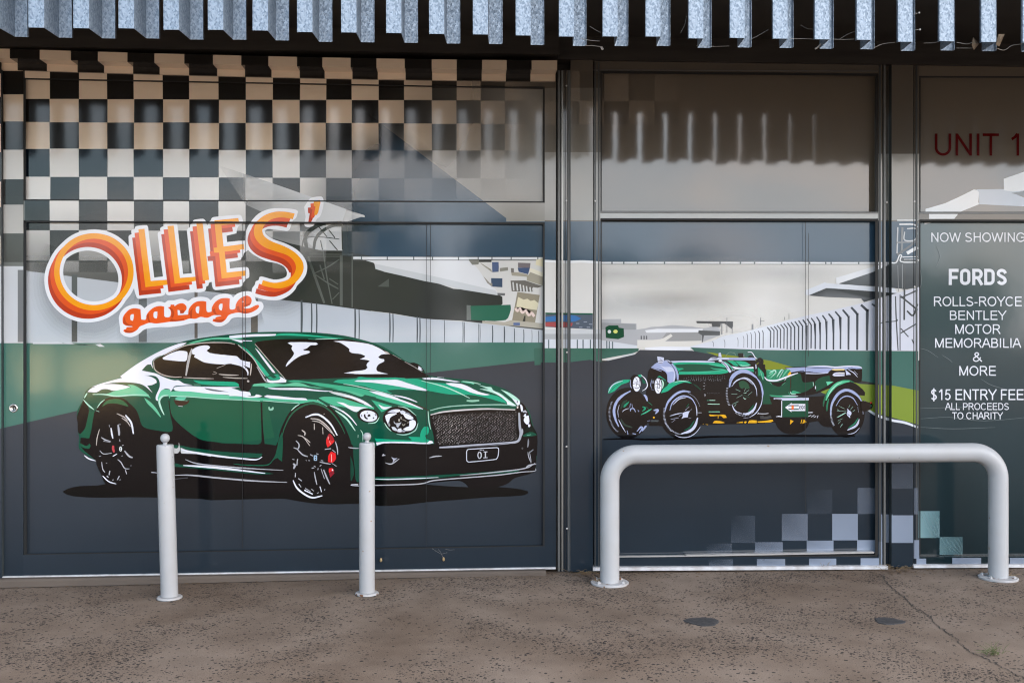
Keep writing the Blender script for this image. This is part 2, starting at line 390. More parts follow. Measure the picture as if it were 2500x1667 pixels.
# ---- backdrop
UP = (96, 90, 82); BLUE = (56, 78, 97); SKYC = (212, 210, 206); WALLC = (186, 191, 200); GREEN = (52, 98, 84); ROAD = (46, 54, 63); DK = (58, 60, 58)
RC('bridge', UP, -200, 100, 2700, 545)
RC('bridge', (142, 140, 134), 600, 215, 1330, 545, only=('ul', 'transom'))
RC('bridge', (110, 112, 110), -200, 480, 1000, 700)
RC('sky', SKYC, 60, 640, 1330, 860)
RC('sky', SKYC, 1200, 634, 2700, 880)
WX = [690, 740, 790, 840, 890, 935, 985, 1035, 1085, 1135, 1185, 1236]
def wtop(x): return 306 + (x-935)*227/301 if x > 880 else 264.5
for x0, x1 in zip(WX, WX[1:]):
    al = [min(.985, max(0, (x-690)/200)) for x in (x0, x1)]; at_ = [v*(.25 if x < 900 else .9) for v, x in zip(al, (x0, x1))]; m_ = 420
    if x1 <= 935:
        paint('bridge', [BLUE+(at_[0],), BLUE+(at_[1],), BLUE+(al[1],), BLUE+(al[0],)], [(x0, wtop(x0)), (x1, wtop(x1)), (x1, m_), (x0, m_)])
        paint('bridge', [BLUE+(al[0],), BLUE+(al[1],), BLUE+(al[1],), BLUE+(al[0],)], [(x0, m_), (x1, m_), (x1, 548), (x0, 548)])
    else: paint('bridge', [BLUE+(al[0],), BLUE+(al[1],), BLUE+(al[1],), BLUE+(al[0],)], [(x0, wtop(x0)), (x1, wtop(x1)), (x1, 548), (x0, 548)])
RC('bridge', (106, 98, 88), 1460, 170, 2150, 516, only=('um',)); RC('bridge', (106, 98, 88), 2240, 170, 2700, 518, only=('ur',))
RC('bridge', (150, 149, 144), 1328, 372, 1466, 538, only=('stileR', 'postM#2', 'postM', 'jambM', 'chan')); RC('bridge', (150, 149, 144), 2144, 376, 2246, 538, only=('postR', 'jambM2', 'jambR', 'chan2'))  # lighter below the mirrored slat edge: sky reflection put into the post colour
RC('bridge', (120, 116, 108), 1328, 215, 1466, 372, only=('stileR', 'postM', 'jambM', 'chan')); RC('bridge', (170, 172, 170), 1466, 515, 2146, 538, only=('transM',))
RC('bridge', BLUE, 800, 541, 2240, 627)
RC('bridge', BLUE, 1326, 600, 2240, 640)
def blob(part, col, cx, cy, rx, ry, a, only, n=20):       # a soft airbrushed patch: print with some reflected light in its colour
    IDX[0] += 1
    for i in range(n):
        p_ = [(cx, cy)] + [(cx+rx*math.cos(2*math.pi*j/n), cy+ry*math.sin(2*math.pi*j/n)) for j in (i, i+1)]
        IDX[0] -= 1; paint(part, [col+(a,), col+(0,), col+(0,)], p_, only)
for c, x, y, rx, ry, a in (((228, 224, 216), 1720, 690, 260, 70, .35), ((180, 184, 190), 1560, 745, 220, 40, .28), ((172, 176, 182), 1900, 665, 230, 34, .25), ((240, 236, 228), 1790, 790, 170, 60, .5), ((188, 190, 192), 1500, 668, 200, 30, .25), ((196, 190, 182), 1660, 730, 160, 26, .3)):
    blob('sky', c, x, y, rx, ry, a, ('lm',))
# grandstand roof, its dark inside
P('grandstand', [(62, 66, 64), (62, 66, 64), (62, 66, 64), (62, 66, 64), (84, 84, 82, .9), (100, 100, 98, .75), (110, 110, 108, .5), (110, 110, 108, .45), (100, 100, 98, .7)], 'Z',
  '835,612 905,625 905,780 700,745 420,720 175,680 60,660 60,560 340,494', sm=False)
paint('grandstand', [(70, 78, 82, 1), (76, 94, 110, 0), (76, 94, 110, 0), (70, 78, 82, 1)], [(834, 545), (925, 545), (925, 627), (834, 627)])
P('grandstand', DK, 'N', '-10,560 60,575 270,430 440,430 440,470 530,475 600,500 690,525 705,545 708,575 780,600 1100,672 1200,690 1330,735 1400,740 1690,780 1720,800 1722,855 1560,1010 1390,990 1100,975 830,930 570,900 370,865 -10,830', sm=False)
paint('grandstand', [(208, 210, 211, 0), (216, 218, 220, .95), (218, 220, 222, 1), (206, 209, 210, 1), (190, 192, 192, 1), (176, 178, 178, 1), (178, 179, 178, .9), (190, 190, 188, .7), (200, 200, 198, .0)],
      [(534, 404), (660, 446), (890, 527), (836, 545), (836, 612), (784, 612), (707, 594), (600, 563), (420, 515)])
P('grandstand', (206, 208, 209), 'N', '440,240 200,215 130,330 230,420 440,428', sm=False)
P('grandstand', (225, 226, 228), 'N', '300,45 620,150 622,165 560,160 410,80 380,80', sm=False)
for s, w in (('160,425 150,320 200,260 290,215 440,200', 34), ('215,425 230,340 280,280 360,235 440,230', 26), ('170,320 300,325 420,340', 7), ('255,240 320,320', 10), ('335,265 385,330', 10), ('270,350 285,425', 10), ('340,350 405,428', 10), ('440,230 445,425', 12), ('120,425 140,330 230,225', 12)):
    K('grandstand', (62, 68, 66), w, 'N', s, .8)
for s, w in (('180,460 530,462', 7), ('180,478 440,478', 7), ('170,480 240,680 300,850', 20), ('435,470 435,870', 28), ('522,475 522,885', 12), ('290,430 320,640 362,855', 10), ('420,500 330,560 225,610', 9), ('225,620 330,690 412,735', 10), ('365,820 418,765', 9), ('265,545 300,660', 12), ('340,655 410,700', 9)):
    K('grandstand', (94, 98, 94), w, 'N', s, .8)
P('grandstand', (84, 88, 84), 'N', '725,718 815,655 815,720', sm=False)
P('grandstand', (218, 219, 221), 'N', '530,480 1435,483 1520,570 1590,670 1672,745 1685,785 1400,738 1200,690 1120,675 780,590 710,575 700,530 600,500 545,495', sm=False)
P('grandstand', (200, 203, 205), 'N', '700,535 1150,630 1665,748 1690,788 1400,742 1200,692 1100,674 775,597 708,577', sm=False)
K('bridge', (224, 226, 228), 16, 'N', '530,490 2042,492', 1)
for x in (597, 802, 1013, 1163, 1370, 1527, 1637, 1790, 2003): SL('bridge', (70, 78, 84), 'N', x-4, 478, x+4, 504)
K('bridge', (96, 98, 98), 6, 'N', '530,506 2042,508', 1)
# town behind
for c, s in (((126, 125, 116), '1450,505 1535,505 1530,540 1480,545'), ((150, 146, 132), '1540,525 1630,580 1640,605 1560,545'), ((84, 98, 130), '1637,522 1690,522 1692,565 1690,600 1640,603'),
             ((140, 138, 128), '1700,570 1765,563 1765,590 1700,598'), ((120, 112, 115), '1845,527 1945,530 1940,570 1845,565'), ((72, 88, 120), '1842,567 1940,568 1925,620 1850,600'),
             ((226, 216, 182), '1990,505 2042,490 2042,560 1985,545'), ((226, 220, 198), '1940,568 2042,605 2042,640 1940,600'), ((164, 158, 142), '1790,600 1850,605 1930,625 1942,602 2042,640 2042,710 1915,670 1915,640 1795,630'),
             ((68, 84, 106), '1630,650 1720,652 1720,723 1632,718'), ((112, 108, 102), '1785,670 1900,668 2042,715 2000,728 1965,722 1960,760 1795,755'), ((112, 112, 112), '1680,768 1742,770 1740,790 1682,788'),
             ((150, 145, 135), '1565,630 1620,690 1640,690 1640,720 1600,690'), ((120, 116, 112), '1788,570 1812,572 1812,605 1790,605')):
    P('town', c, 'N', s, sm=False)
for x in (1805, 1835, 1862, 1887, 1912, 1940, 1963): K('town', (206, 206, 204), 14, 'N', f'{x},{682+(x-1805)*.3:.0f} {x+6},{748+(x-1805)*.1:.0f}', .8)
P('signboard', (148, 140, 122), 'N', '1840,760 2018,785 1978,1022 1795,1000', sm=False)
P('signboard', (216, 208, 178), 'N', '1845,800 1870,812 1890,822 1920,815 1945,832 1975,825 2008,850 1995,905 1830,880', sm=False)
K('signboard', (226, 204, 194), 22, 'N', '1825,890 1840,910 1860,890 1880,925 1905,905 1930,945 1950,925 1975,955', 1)
P('signboard', (70, 68, 64), 'N', '1895,950 1905,950 1902,1010 1878,1005', sm=False)
P('town', (178, 172, 158), 'N', '1560,990 1740,1000 1790,985 2042,1010 2042,1062 1900,1050 1750,1030 1560,1010', sm=False)
P('town', (92, 92, 90), 'N', '1740,1022 2042,1052 2042,1064 1900,1056', sm=False)
P('town', (96, 112, 150), 'N', '1808,1005 1860,1005 1860,1028 1808,1025', sm=False)
P('signboard', (112, 116, 112), 'N', '1435,865 1470,868 1470,985 1435,985', sm=False)
P('signboard', (52, 104, 84), 'N', '1465,872 1785,862 1787,905 1745,985 1470,983')
# trackside wall and its posts
P('track_wall', [(196, 200, 206), (190, 194, 200), (186, 190, 196), (182, 187, 194), (180, 186, 194), (184, 190, 198), (196, 200, 204), (196, 200, 204), (190, 196, 202), (190, 198, 204)], 'Z',
  '60,661 175,675 285,689 502,711 800,745 1037,778 1177,789 1326,806 1326,839 60,839', sm=False)
RC('track_wall', (200, 203, 207), -200, 650, 60, 842)
for g, x0, x1, y0, y1, c in (('U', 310, 355, 690, 1225, (92, 96, 96)), ('U', 845, 910, 860, 1225, (116, 120, 122)), ('U', 1290, 1315, 830, 1195, (112, 104, 98)), ('U', 1740, 1795, 880, 1150, (104, 100, 94)), ('U', -120, -60, 650, 1225, (120, 122, 124))):
    SL('track_wall', c, g, x0, y0, x1, y1)
for x, w, y0, y1 in ((118, 18, 825, 1085), (198, 12, 845, 1090), (238, 12, 850, 1095), (545, 14, 890, 1130), (577, 9, 900, 1140), (822, 11, 925, 1160), (847, 9, 930, 1160), (1040, 11, 955, 1162), (1062, 10, 958, 1162), (1257, 6, 985, 1165), (1405, 7, 998, 1165), (1416, 6, 1000, 1165), (1530, 5, 1015, 1165), (1541, 5, 1018, 1165), (1641, 9, 1028, 1168), (1735, 10, 1036, 1168), (1815, 7, 1050, 1168), (1890, 7, 1058, 1168), (1955, 4, 1062, 1168), (2008, 6, 1070, 1168)):
    K('track_wall', (84, 90, 94), w, 'N', f'{x},{y0} {x+2},{(y0+y1)//2} {x},{y1}', .8)
# hedge, road
paint('grass', [(74, 118, 108), (70, 114, 103), (66, 110, 98), (70, 112, 98), (70, 112, 98), (74, 118, 106)], [(-200, 838), (700, 836), (1470, 836), (1470, 900), (600, 1020), (-200, 1080)])
paint('road', [(74, 78, 84), (66, 70, 76), (62, 66, 72), (60, 64, 70), (60, 64, 70), (32, 43, 52), (32, 43, 52), (32, 43, 52), (32, 43, 52)],
      [(-200, 1072), (0, 1046), (186, 1003), (1043, 910), (1330, 878), (1330, 1500), (500, 1500), (0, 1500), (-200, 1500)])
P('track_wall', (205, 210, 216), 'U', '0,1225 130,1228 200,1222 240,1235 300,1225 330,1240 400,1250 540,1240 575,1262 530,1262 500,1245 420,1250 260,1240 0,1240', sm=False, only=('ll', 'stileL'))
# ---- post and middle bay
paint('bridge', (226, 228, 230), ribbon(pts('M', '-140,420 0,426 125,424 235,432'), 6, .9))
P('scoreboard', (86, 94, 106), 'M', '-130,768 180,766 180,865 -130,850', sm=False)
K('scoreboard', (40, 90, 70), 10, 'M', '-130,762 180,766', 1)
P('scoreboard', (64, 112, 166), 'M', '-130,785 -20,775 60,775 105,795 60,815 -20,812 -130,815')
P('scoreboard', (160, 76, 78), 'M', '-130,820 -20,818 50,825 40,845 -40,852 -130,845')
for x, y in ((70, 825), (120, 815), (155, 830), (90, 850), (140, 850)): SL('scoreboard', (150, 156, 168), 'M', x, y, x+22, y+5)
RC('track_wall', (196, 198, 200), 1326, 804, 1468, 815)
RC('track_wall', (168, 170, 172), 1326, 815, 1468, 828)
RC('track_wall', (204, 208, 214), 1326, 828, 1555, 853)
for x in (1338, 1364, 1372, 1408, 1422, 1440, 1480, 1486, 1494): RC('track_wall', (96, 108, 112), x, 829, x+3, 853)
P('town', (172, 173, 176), 'M', '235,800 365,798 365,825 465,828 465,868 520,860 560,850 610,848 700,838 830,848 900,860 980,845 1010,860 1010,905 895,950 560,985 235,935', sm=False)
P('town', (150, 152, 154), 'M', '235,822 460,832 460,868 235,868', sm=False)
P('town', (150, 150, 150), 'M', '660,888 890,886 890,945 620,940', sm=False)
P('town', (214, 211, 204), 'M', '470,935 620,930 690,895 700,910 650,945 890,940 880,985 470,990')
P('town', (224, 225, 228), 'M', '520,872 600,862 900,863 890,884 530,888', sm=False)
for x in (492, 510, 526): SL('town', (100, 102, 106), 'M', x, 908, x+9, 932)
P('town', (86, 88, 90), 'M', '870,872 1010,878 1010,905 905,905 898,950 893,950 893,905 868,890', sm=False)
P('town', (84, 84, 86), 'M', '855,812 1095,814 1095,845 1090,866 1040,828 1015,828 1012,850 960,850 955,828 858,826', sm=False)
for s, w in (('1022,828 1022,900', 5), ('1055,788 1055,890', 4), ('1090,850 1090,890', 5), ('1275,790 1275,838', 5), ('1270,812 1300,812', 4), ('1432,785 1432,805', 4), ('1460,765 1460,800', 3), ('1222,832 1222,868', 12)): K('town', (110, 112, 116), w, 'M', s, .9)
P('signboard', (26, 72, 52), 'M', '262,852 285,840 345,840 350,855 382,860 384,915 345,930 265,922', sm=False)
paint('signboard', (206, 210, 118), ge('M', 328, 880, 14, 12)); paint('signboard', (206, 214, 212), ge('M', 288, 881, 11, 12))
P('track_fence', [(205, 209, 216)]*6 + [(208, 210, 220)]*10, 'M', '790,985 960,940 1030,910 1180,880 1290,850 1440,810 1600,770 1750,740 1830,720 2000,680 2160,630 2310,590 2310,1006 1500,1002 1000,996 820,986', sm=False)
for vx, tx, ty, ey, by, w in ((2035, 2000, 700, 722, 1000, 12), (1970, 1930, 706, 742, 1003, 18), (1906, 1866, 722, 765, 1000, 16), (1849, 1810, 738, 782, 1000, 14), (1797, 1762, 750, 790, 995, 12), (1751, 1718, 764, 802, 1000, 12), (1706, 1678, 774, 812, 998, 11), (1664, 1640, 784, 820, 996, 10), (1632, 1605, 792, 828, 994, 10), (1605, 1577, 797, 834, 990, 9), (1577, 1550, 803, 838, 1000, 11), (1548, 1522, 808, 842, 998, 9), (1523, 1498, 814, 846, 1000, 9), (1497, 1474, 819, 850, 1000, 9), (1473, 1450, 823, 852, 998, 9), (1449, 1426, 828, 856, 996, 8), (1428, 1405, 833, 860, 990, 8), (1405, 1382, 840, 865, 990, 8), (1384, 1362, 846, 870, 985, 8), (1362, 1340, 850, 872, 985, 8), (1340, 1318, 852, 876, 985, 9), (1292, 1285, 872, 884, 990, 6), (1268, 1258, 876, 888, 992, 6), (1242, 1234, 880, 892, 992, 4), (1215, 1209, 886, 898, 990, 4), (1190, 1184, 892, 904, 985, 4), (1166, 1160, 908, 920, 985, 3), (1128, 1122, 920, 930, 980, 3), (1042, 1035, 932, 942, 985, 3), (967, 958, 945, 950, 980, 3)):
    K('track_fence', (76, 80, 88), w, 'M', f'{tx},{ty} {vx-2},{ey} {vx},{ey+14} {vx-1},{by}', .85)
P('grandstand', (222, 224, 228), 'M', '1768,530 2120,425 2125,442 1850,555 1785,570 1768,565', sm=False)
P('grandstand', [(80, 84, 88)]*9, 'M', '1785,568 2015,490 2120,440 2180,398 2310,420 2310,590 2230,605 2020,585 1865,578', sm=False)
P('grandstand', (214, 218, 226), 'M', '1570,610 1695,560 1705,565 1850,575 2150,598 2168,630 1850,606 1700,597 1588,645 1570,640', sm=False)
P('grandstand', [(66, 69, 73)]*6 + [(110, 113, 118)]*2, 'M', '1588,645 1705,597 1850,606 2168,630 2030,665 1950,688 1930,664 1700,655', sm=False)
K('bridge', (226, 228, 230), 11, 'M', '235,432 1000,432 2130,434', 1)
for x in (305, 382, 472, 648, 828, 1010, 1143, 1235, 1413, 1595, 1700, 1735, 1915): SL('bridge', (80, 88, 94), 'M', x-4, 424, x+4, 442)
K('bridge', (110, 114, 116), 4, 'M', '235,441 2120,442', 1)
for s, w, c in (('2165,155 2300,155', 8, 228), ('2180,182 2270,182 2300,200', 10, 228), ('2170,200 2165,370', 10, 190), ('2200,200 2195,370', 16, 120), ('2230,210 2290,212 2285,280 2215,285 2215,230', 8, 200), ('2160,300 2300,296', 10, 130), ('2165,380 2240,330 2300,280', 14, 96), ('2230,370 2300,330', 24, 226), ('2120,432 2160,430 2180,385 2195,385 2192,425 2300,428', 8, 222), ('2200,395 2300,392', 7, 222), ('2210,410 2300,408', 5, 206), ('2170,450 2175,620', 4, 140), ('2200,440 2200,600', 5, 150), ('2215,470 2212,805', 12, 84), ('2190,650 2300,740', 12, 84), ('2300,610 2190,660', 10, 84), ('2190,890 2290,830', 9, 84), ('2190,860 2240,915', 8, 84), ('2300,700 2270,775 2230,745', 12, 84), ('2155,650 2160,800 2172,1003', 8, 84), ('2185,640 2185,1003', 7, 84), ('2165,800 2160,812 2060,825 2050,880 2055,1003', 6, 84), ('2050,830 2050,960', 5, 96), ('2262,930 2275,960', 8, 84)):
    K('pit_tower', (c, c+2, c+4), w, 'M', s, .9)
P('kerb', (226, 228, 234), 'M', '520,985 640,978 815,980 818,1000 640,1006 525,1003', sm=False)
paint('grass', [(50, 94, 82)]*3 + [(60, 104, 92)]*3, pts('M', '235,990 480,990 478,1008 440,1022 235,1060 225,1030'))
paint('grass', [(58, 102, 88)]*6, pts('M', '-200,988 240,990 240,1062 0,1084 -200,1100 -205,1000'))
P('kerb', (206, 206, 208), 'M', '368,1038 450,1020 445,1032 375,1048', sm=False)
paint('grass', [(56, 98, 86), (60, 102, 92), (64, 106, 98), (64, 106, 98), (58, 100, 90), (54, 96, 86)], [(1686, 848), (1900, 855), (2242, 857), (2242, 955), (1920, 895), (1700, 862)])
paint('road', [(52, 58, 65)]*5 + [(32, 43, 52)]*4, [(1469, 884), (1550, 865), (1562, 854), (1690, 856), (2242, 960), (2242, 1500), (1800, 1500), (1469, 1500), (1400, 1500)])
paint('road', [(56, 61, 68)]*4 + [(32, 43, 52)]*2, [(1320, 885), (1390, 884), (1440, 878), (1470, 884), (1470, 1500), (1320, 1500)])
paint('verge', [(122, 140, 44)]*4 + [(124, 144, 56)]*5, pts('Z', '1724,859 1790,868 1880,880 1925,893 2100,937 2180,941 2242,953 2242,1036 2108,1000'))
paint('road', [(52, 58, 65), (52, 58, 65), (44, 54, 62), (44, 54, 62)], [(1690, 870), (1900, 915), (2110, 1000), (1690, 1000)])
paint('verge', [(126, 136, 40)]*5, pts('Z', '1724,859 1790,868 1880,880 1930,895 1900,925'))
K('kerb', (216, 220, 226), 14, 'O', '40,1380 90,1412 170,1440 250,1455 325,1482', .8)
# right-hand bay
for n in ('ur', 'lr', 'headR', 'transR', 'railR'):
    pass
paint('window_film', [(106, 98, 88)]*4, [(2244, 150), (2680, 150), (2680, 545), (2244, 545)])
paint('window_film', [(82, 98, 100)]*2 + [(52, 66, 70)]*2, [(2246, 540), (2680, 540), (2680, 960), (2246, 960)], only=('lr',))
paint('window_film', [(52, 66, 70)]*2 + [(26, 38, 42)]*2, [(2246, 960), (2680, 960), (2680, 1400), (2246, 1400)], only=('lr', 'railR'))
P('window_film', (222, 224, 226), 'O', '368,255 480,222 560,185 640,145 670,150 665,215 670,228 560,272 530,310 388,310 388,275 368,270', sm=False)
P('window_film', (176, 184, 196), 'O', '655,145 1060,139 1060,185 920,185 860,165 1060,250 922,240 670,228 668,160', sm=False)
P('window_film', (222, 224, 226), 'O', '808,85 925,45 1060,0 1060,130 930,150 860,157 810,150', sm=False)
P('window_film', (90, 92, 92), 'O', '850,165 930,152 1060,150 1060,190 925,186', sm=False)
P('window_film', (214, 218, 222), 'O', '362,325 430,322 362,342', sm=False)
# ---- chequered flag, upper left
XS = [61, 122, 193, 262, 327, 398, 462, 534, 600, 666, 732, 796, 859, 925, 987, 1055, 1115, 1174, 1233, 1292, 1360, 1415, 1475, 1535, 1598, 1660, 1720]
YS_ = [170, 242, 299, 364, 432, 490, 562, 636, 664]
CW, CB = (246, 226, 202), (42, 40, 38)  # warm white and lifted black hold ground bounce and soffit reflection
def cal(x, y):
    a = min(1, max(0, 1-(x-850)/450)); b = min(1, max(0, 1-(y-470)/220))
    if x > 534: b *= min(1, max(0, 1-(x-534)/(900)*max(0, (y-330)/130)))
    if x > 1360: a = max(a, .09*min(1, max(0, (1730-x)/250)))
    if x > 780 and y > 306 and (x-935)*227 < (y-306)*301: a *= .22 if x > 860 else .55
    return min(1, a*b*1.05)
for r in range(len(YS_)-1):
    for c in range(len(XS)-1):
        if c >= 20 and r > 1: continue
        x0, x1 = XS[c], XS[c+1]; s = (x0-61)/1230*4.5; y0, y1 = YS_[r]+s, YS_[r+1]+s
        if r == 0 and c < 20: y0 += 6*(c > 0)
        light = (r+c) % 2 == 0; k = CW if light else CB
        if r >= 3: k = (240, 237, 233) if light else (24, 33, 42)  # lower rows carry the sky reflection in their colour, blacks turned navy
        jx, jy = random.uniform(-1.2, 1.2), random.uniform(-1.2, 1.2)
        q = [(x0+jx, y0+jy), (x1+jx, y0+jy), (x1+jx*.5, y1), (x0+jx*.5, y1)]
        al = [cal(*p) for p in q]
        if x0 > 534 and r >= 4 and not light: al = [v*.8 for v in al]
        if max(al) > .01: paint('chequers', [k+(min(v, .998) if v < .97 else 1.0,) for v in al], q)
for r, (y0, y1) in enumerate(((100, 174), (174, 231), (231, 297), (297, 366), (366, 438), (438, 500), (500, 570), (570, 640))):
    k = ((236, 216, 192) if r < 4 else (230, 226, 221)) if r % 2 == 0 else CB  # upper whites tinted for warm bounce, lower ones neutral
    a = 1.0 if r < 5 else (.8, .6, .35)[r-5]
    RC('chequers', k+(a,), 4 if r else -10, y0, 57, y1, only=('stileL', 'farL'))
    RC('chequers', (CB if r % 2 == 0 else (236, 216, 192))+(a,), -160, y0+6, 4, y1+6, only=('farL',))
# roof edge drawn over the squares
paint('grandstand', [(216, 218, 220, .0), (216, 218, 220, .75), (216, 218, 220, .95), (216, 218, 220, .95), (206, 208, 208, .8), (200, 200, 198, .4)], [(534, 404), (660, 446), (846, 511), (836, 540), (700, 545), (600, 500)])
# ---- chequers, lower right
LT = (138, 148, 164)
for x0, x1, y0, y1, a in ((1450, 1545, 290, 430, .33), (1040, 1180, 430, 575, .5), (1313, 1452, 430, 573, .92), (765, 895, 440, 587, .14), (1180, 1313, 300, 430, .08), (635, 770, 590, 650, .15), (895, 1045, 583, 650, .55), (1175, 1320, 575, 648, .9), (1448, 1548, 572, 640, 1),
                          (645, 775, 676, 712, .22), (905, 1058, 674, 712, .75), (1188, 1335, 672, 712, .95), (1467, 1570, 670, 712, 1), (1578, 1640, 433, 585, .75), (1632, 1752, 438, 587, .95), (1752, 1778, 290, 433, .4), (1632, 1752, 160, 293, .18), (1752, 1784, 572, 672, .9), (1566, 1590, 580, 712, .9),
                          (1770, 1822, 672, 706, 1), (1963, 2120, 668, 700, .85), (2275, 2420, 668, 700, .8)):
    dk = .0 if x0 > 1300 else .25
    paint('corner_chequers', [LT+(min(.998, max(0, a-dk)),), LT+(min(.998, a),), LT+(min(.998, a),), LT+(min(.998, a),)], pts('T', f'{x0},{y0} {x1},{y0} {x1},{y1} {x0},{y1}'))
for x0, x1, y0, y1, a in ((1782, 1895, 415, 560, .8), (1895, 2020, 555, 655, .4)):
    paint('corner_chequers', [(150, 190, 196, .9*a), (120, 158, 164, .75*a), (120, 158, 164, .55*a), (160, 200, 204, .95*a)], pts('T', f'{x0},{y0} {x1},{y0} {x1},{y1} {x0},{y1}'))
    for k in range(5):
        xa = x0+8+k*(x1-x0)/5.5; K('corner_chequers', (180, 212, 217, .22*a), 7, 'T', f'{xa},{y0+6} {min(xa+30, x1-4)},{(y0+y1)/2} {min(xa+75, x1-4)},{y1-5}', .4)

BASE_IDX = IDX[0] + 2
# ------------------------------------------------------------------ the green coupe on the left-hand door
LLs = ('ll',)
kG, kg, km, kp, kW, kL, kK = (16, 78, 60), (26, 160, 122), (100, 190, 150), (178, 224, 204), (230, 231, 242), (176, 176, 182), (22, 20, 21)
GD = (26, 86, 62); SKN = (190, 180, 172)
def p(part, c, g, s, sm=True): P('coupe.'+part, c, g, s, sm, LLs)
def k(part, c, w, g, s, t=.35): K('coupe.'+part, c, w, g, s, t, LLs)
def e(part, c, g, *a, **kw): paint('coupe.'+part, c, ge(g, *a, **kw), LLs)
def pz(part, c, P_): paint('coupe.'+part, c, smooth_closed(P_), LLs)
pz('ground_shadow', (20, 19, 20), [(153, 1200), (167, 1192), (195, 1186), (258, 1181), (300, 1150), (1130, 1150), (1211, 1187), (1240, 1190), (1272, 1194), (1289, 1199), (1288, 1204), (1272, 1209), (1196, 1213), (1119, 1219), (1043, 1225), (982, 1232), (928, 1234), (874, 1229), (820, 1230), (778, 1229), (731, 1223), (696, 1217), (660, 1217), (560, 1219), (515, 1220), (488, 1217), (443, 1216), (390, 1214), (318, 1213), (247, 1214), (193, 1212), (165, 1207)])
pz('body', kG, [(208, 957), (203, 976), (193, 993), (188.7, 1003), (187.5, 1018), (189.6, 1032), (191, 1057), (193.6, 1067), (192.7, 1094), (206, 1107), (233, 1124), (237, 1137), (247, 1158), (258, 1181), (300, 1196), (700, 1202), (1000, 1196), (1032, 1181), (1131, 1178), (1147, 1190), (1220, 1187), (1242, 1178), (1257, 1166), (1303, 1152), (1308, 1144), (1309, 1132), (1312, 1065), (1303, 1043), (1298, 1025), (1291, 1003), (1269, 979), (1242, 954), (1211, 942), (1165, 930), (1089, 921.5), (1043, 914.7), (1035, 904), (1026, 892), (1012, 885.6), (998, 885.6), (981, 875), (951, 855), (923, 841), (883, 829), (844, 820), (798, 814), (752, 811), (706, 810), (660, 810), (613, 811.6), (560, 816.4), (545, 818), (491, 825), (438, 836), (402, 852), (366, 870), (331, 891), (293, 919), (298, 923), (277, 928), (245, 937), (220, 946)])
p('body', GD, 'A', '1395,935 1600,945 2000,970 2352,985 2700,1000 2800,1500 2352,1565 2000,1555 1830,1535 1720,1485 1600,1395 1470,1285 1400,1190 1370,1080')
# blacks
pz('underside', kK, [(218, 1069), (223, 1050), (227, 1022), (230, 1007), (236, 998), (248, 980), (264, 971), (284, 968.7), (302, 973), (318, 985.7), (330.7, 998), (338, 1012), (346, 1037), (357, 1045), (393, 1052), (414, 1054), (421, 1050), (421, 1036), (416, 1014), (413, 993), (411, 977), (413.4, 977), (415.5, 996), (420, 1014), (432, 1030), (455, 1050), (477, 1066), (497, 1075), (527, 1078.6), (542, 1081.5), (588, 1083), (628, 1084.6), (636, 1081.5), (638.5, 1074), (636, 982), (640.5, 982), (642, 1040), (646, 1083), (674, 1086.7), (680, 1074), (683, 1055), (692, 1032), (706, 1007), (720, 993), (740, 984), (765, 980), (792, 986), (806, 993), (819, 1005), (833, 1025), (846, 1050), (856, 1075), (860, 1086), (880, 1091), (920, 1088), (938, 1081), (990, 1081), (1045, 1084), (1061, 1083), (1100, 1080), (1309, 1068), (1309, 1132), (1303, 1152), (1257, 1166), (1242, 1178), (1220, 1187), (1147, 1190), (1131, 1178), (1032, 1181), (1000, 1198), (700, 1204), (300, 1200), (258, 1181), (247, 1158), (237, 1137), (233, 1124), (218, 1110), (206, 1100), (196, 1085), (197, 1068)])
p('grille', kK, 'C', '725,740 900,700 1200,672 1500,658 1890,668 1930,600 1955,560 2010,600 2060,690 2100,790 2125,880 2170,960 2195,1020 2190,1300 1900,1300 900,1240 790,1140 780,1050 760,960 735,880')
p('taillight', kK, 'A', '190,985 250,1070 265,1150 235,1280 205,1380 140,1455 115,1420 110,1300 100,1220 125,1140')
p('body', GD, 'A', '265,1140 338,1150 312,1290 285,1400 268,1510 220,1505 145,1460 205,1390 240,1260')
p('body', (40, 96, 62), 'A', '440,1080 500,1000 600,972 700,980 790,1050 805,1080 700,1048 620,1033 520,1038')
p('body', GD, 'E', '305,565 400,605 438,572 455,610 425,645 320,612')
p('side_glass', kK, 'Z', '375,886 381,877 402,867 429,853 456,843 491,837 545,834 574,838 581,842 604,859 626,886 646,918 654,932 667,935 640,937 615,938 613,948 603,957 592,959 589,953 583,943 579,937 560,934 520,929 473,925 420,923 393,916 381,903')
p('windscreen', kK, 'Z', '622,839 626,835 649,831 685,828 738,827 792,828 846,828 881,834 908,841 935,852 980,878 1000,886 1027,904 1049,920 991,923 920,921 864,921 792,925 738,926 699,926 690,915 658,882')
# rear quarter
p('body', kW, 'A', '690,665 900,510 1100,390 1300,290 1500,215 1600,203 1560,235 1430,295 1260,380 1160,420 1125,470 1140,560 1110,500 1060,505 985,585 1090,605 1180,625 1300,680 1430,720 1490,718 1560,760 1680,780 1500,790 1430,800 1400,850 1380,870 1370,840 1290,835 1240,900 1205,1000 1180,985 1180,930 1230,810 1225,720 1170,660 1020,650 1100,665 1180,710 1190,750 1130,780 1060,790 1135,890 1040,805 960,765 800,745 640,745 500,765 380,795 300,810 420,765 600,715 720,685')
p('body', km, 'A', '480,910 640,855 840,810 790,778 880,785 980,840 1060,900 1110,965 1060,940 860,930 640,940 470,918 312,914 330,905')
k('body', kp, 16, 'A', '312,910 470,910 640,935 860,917 1080,915')
p('body', kW, 'A', '245,875 290,830 400,790 520,770 680,775 830,805 760,830 600,860 520,838 440,842 370,880')
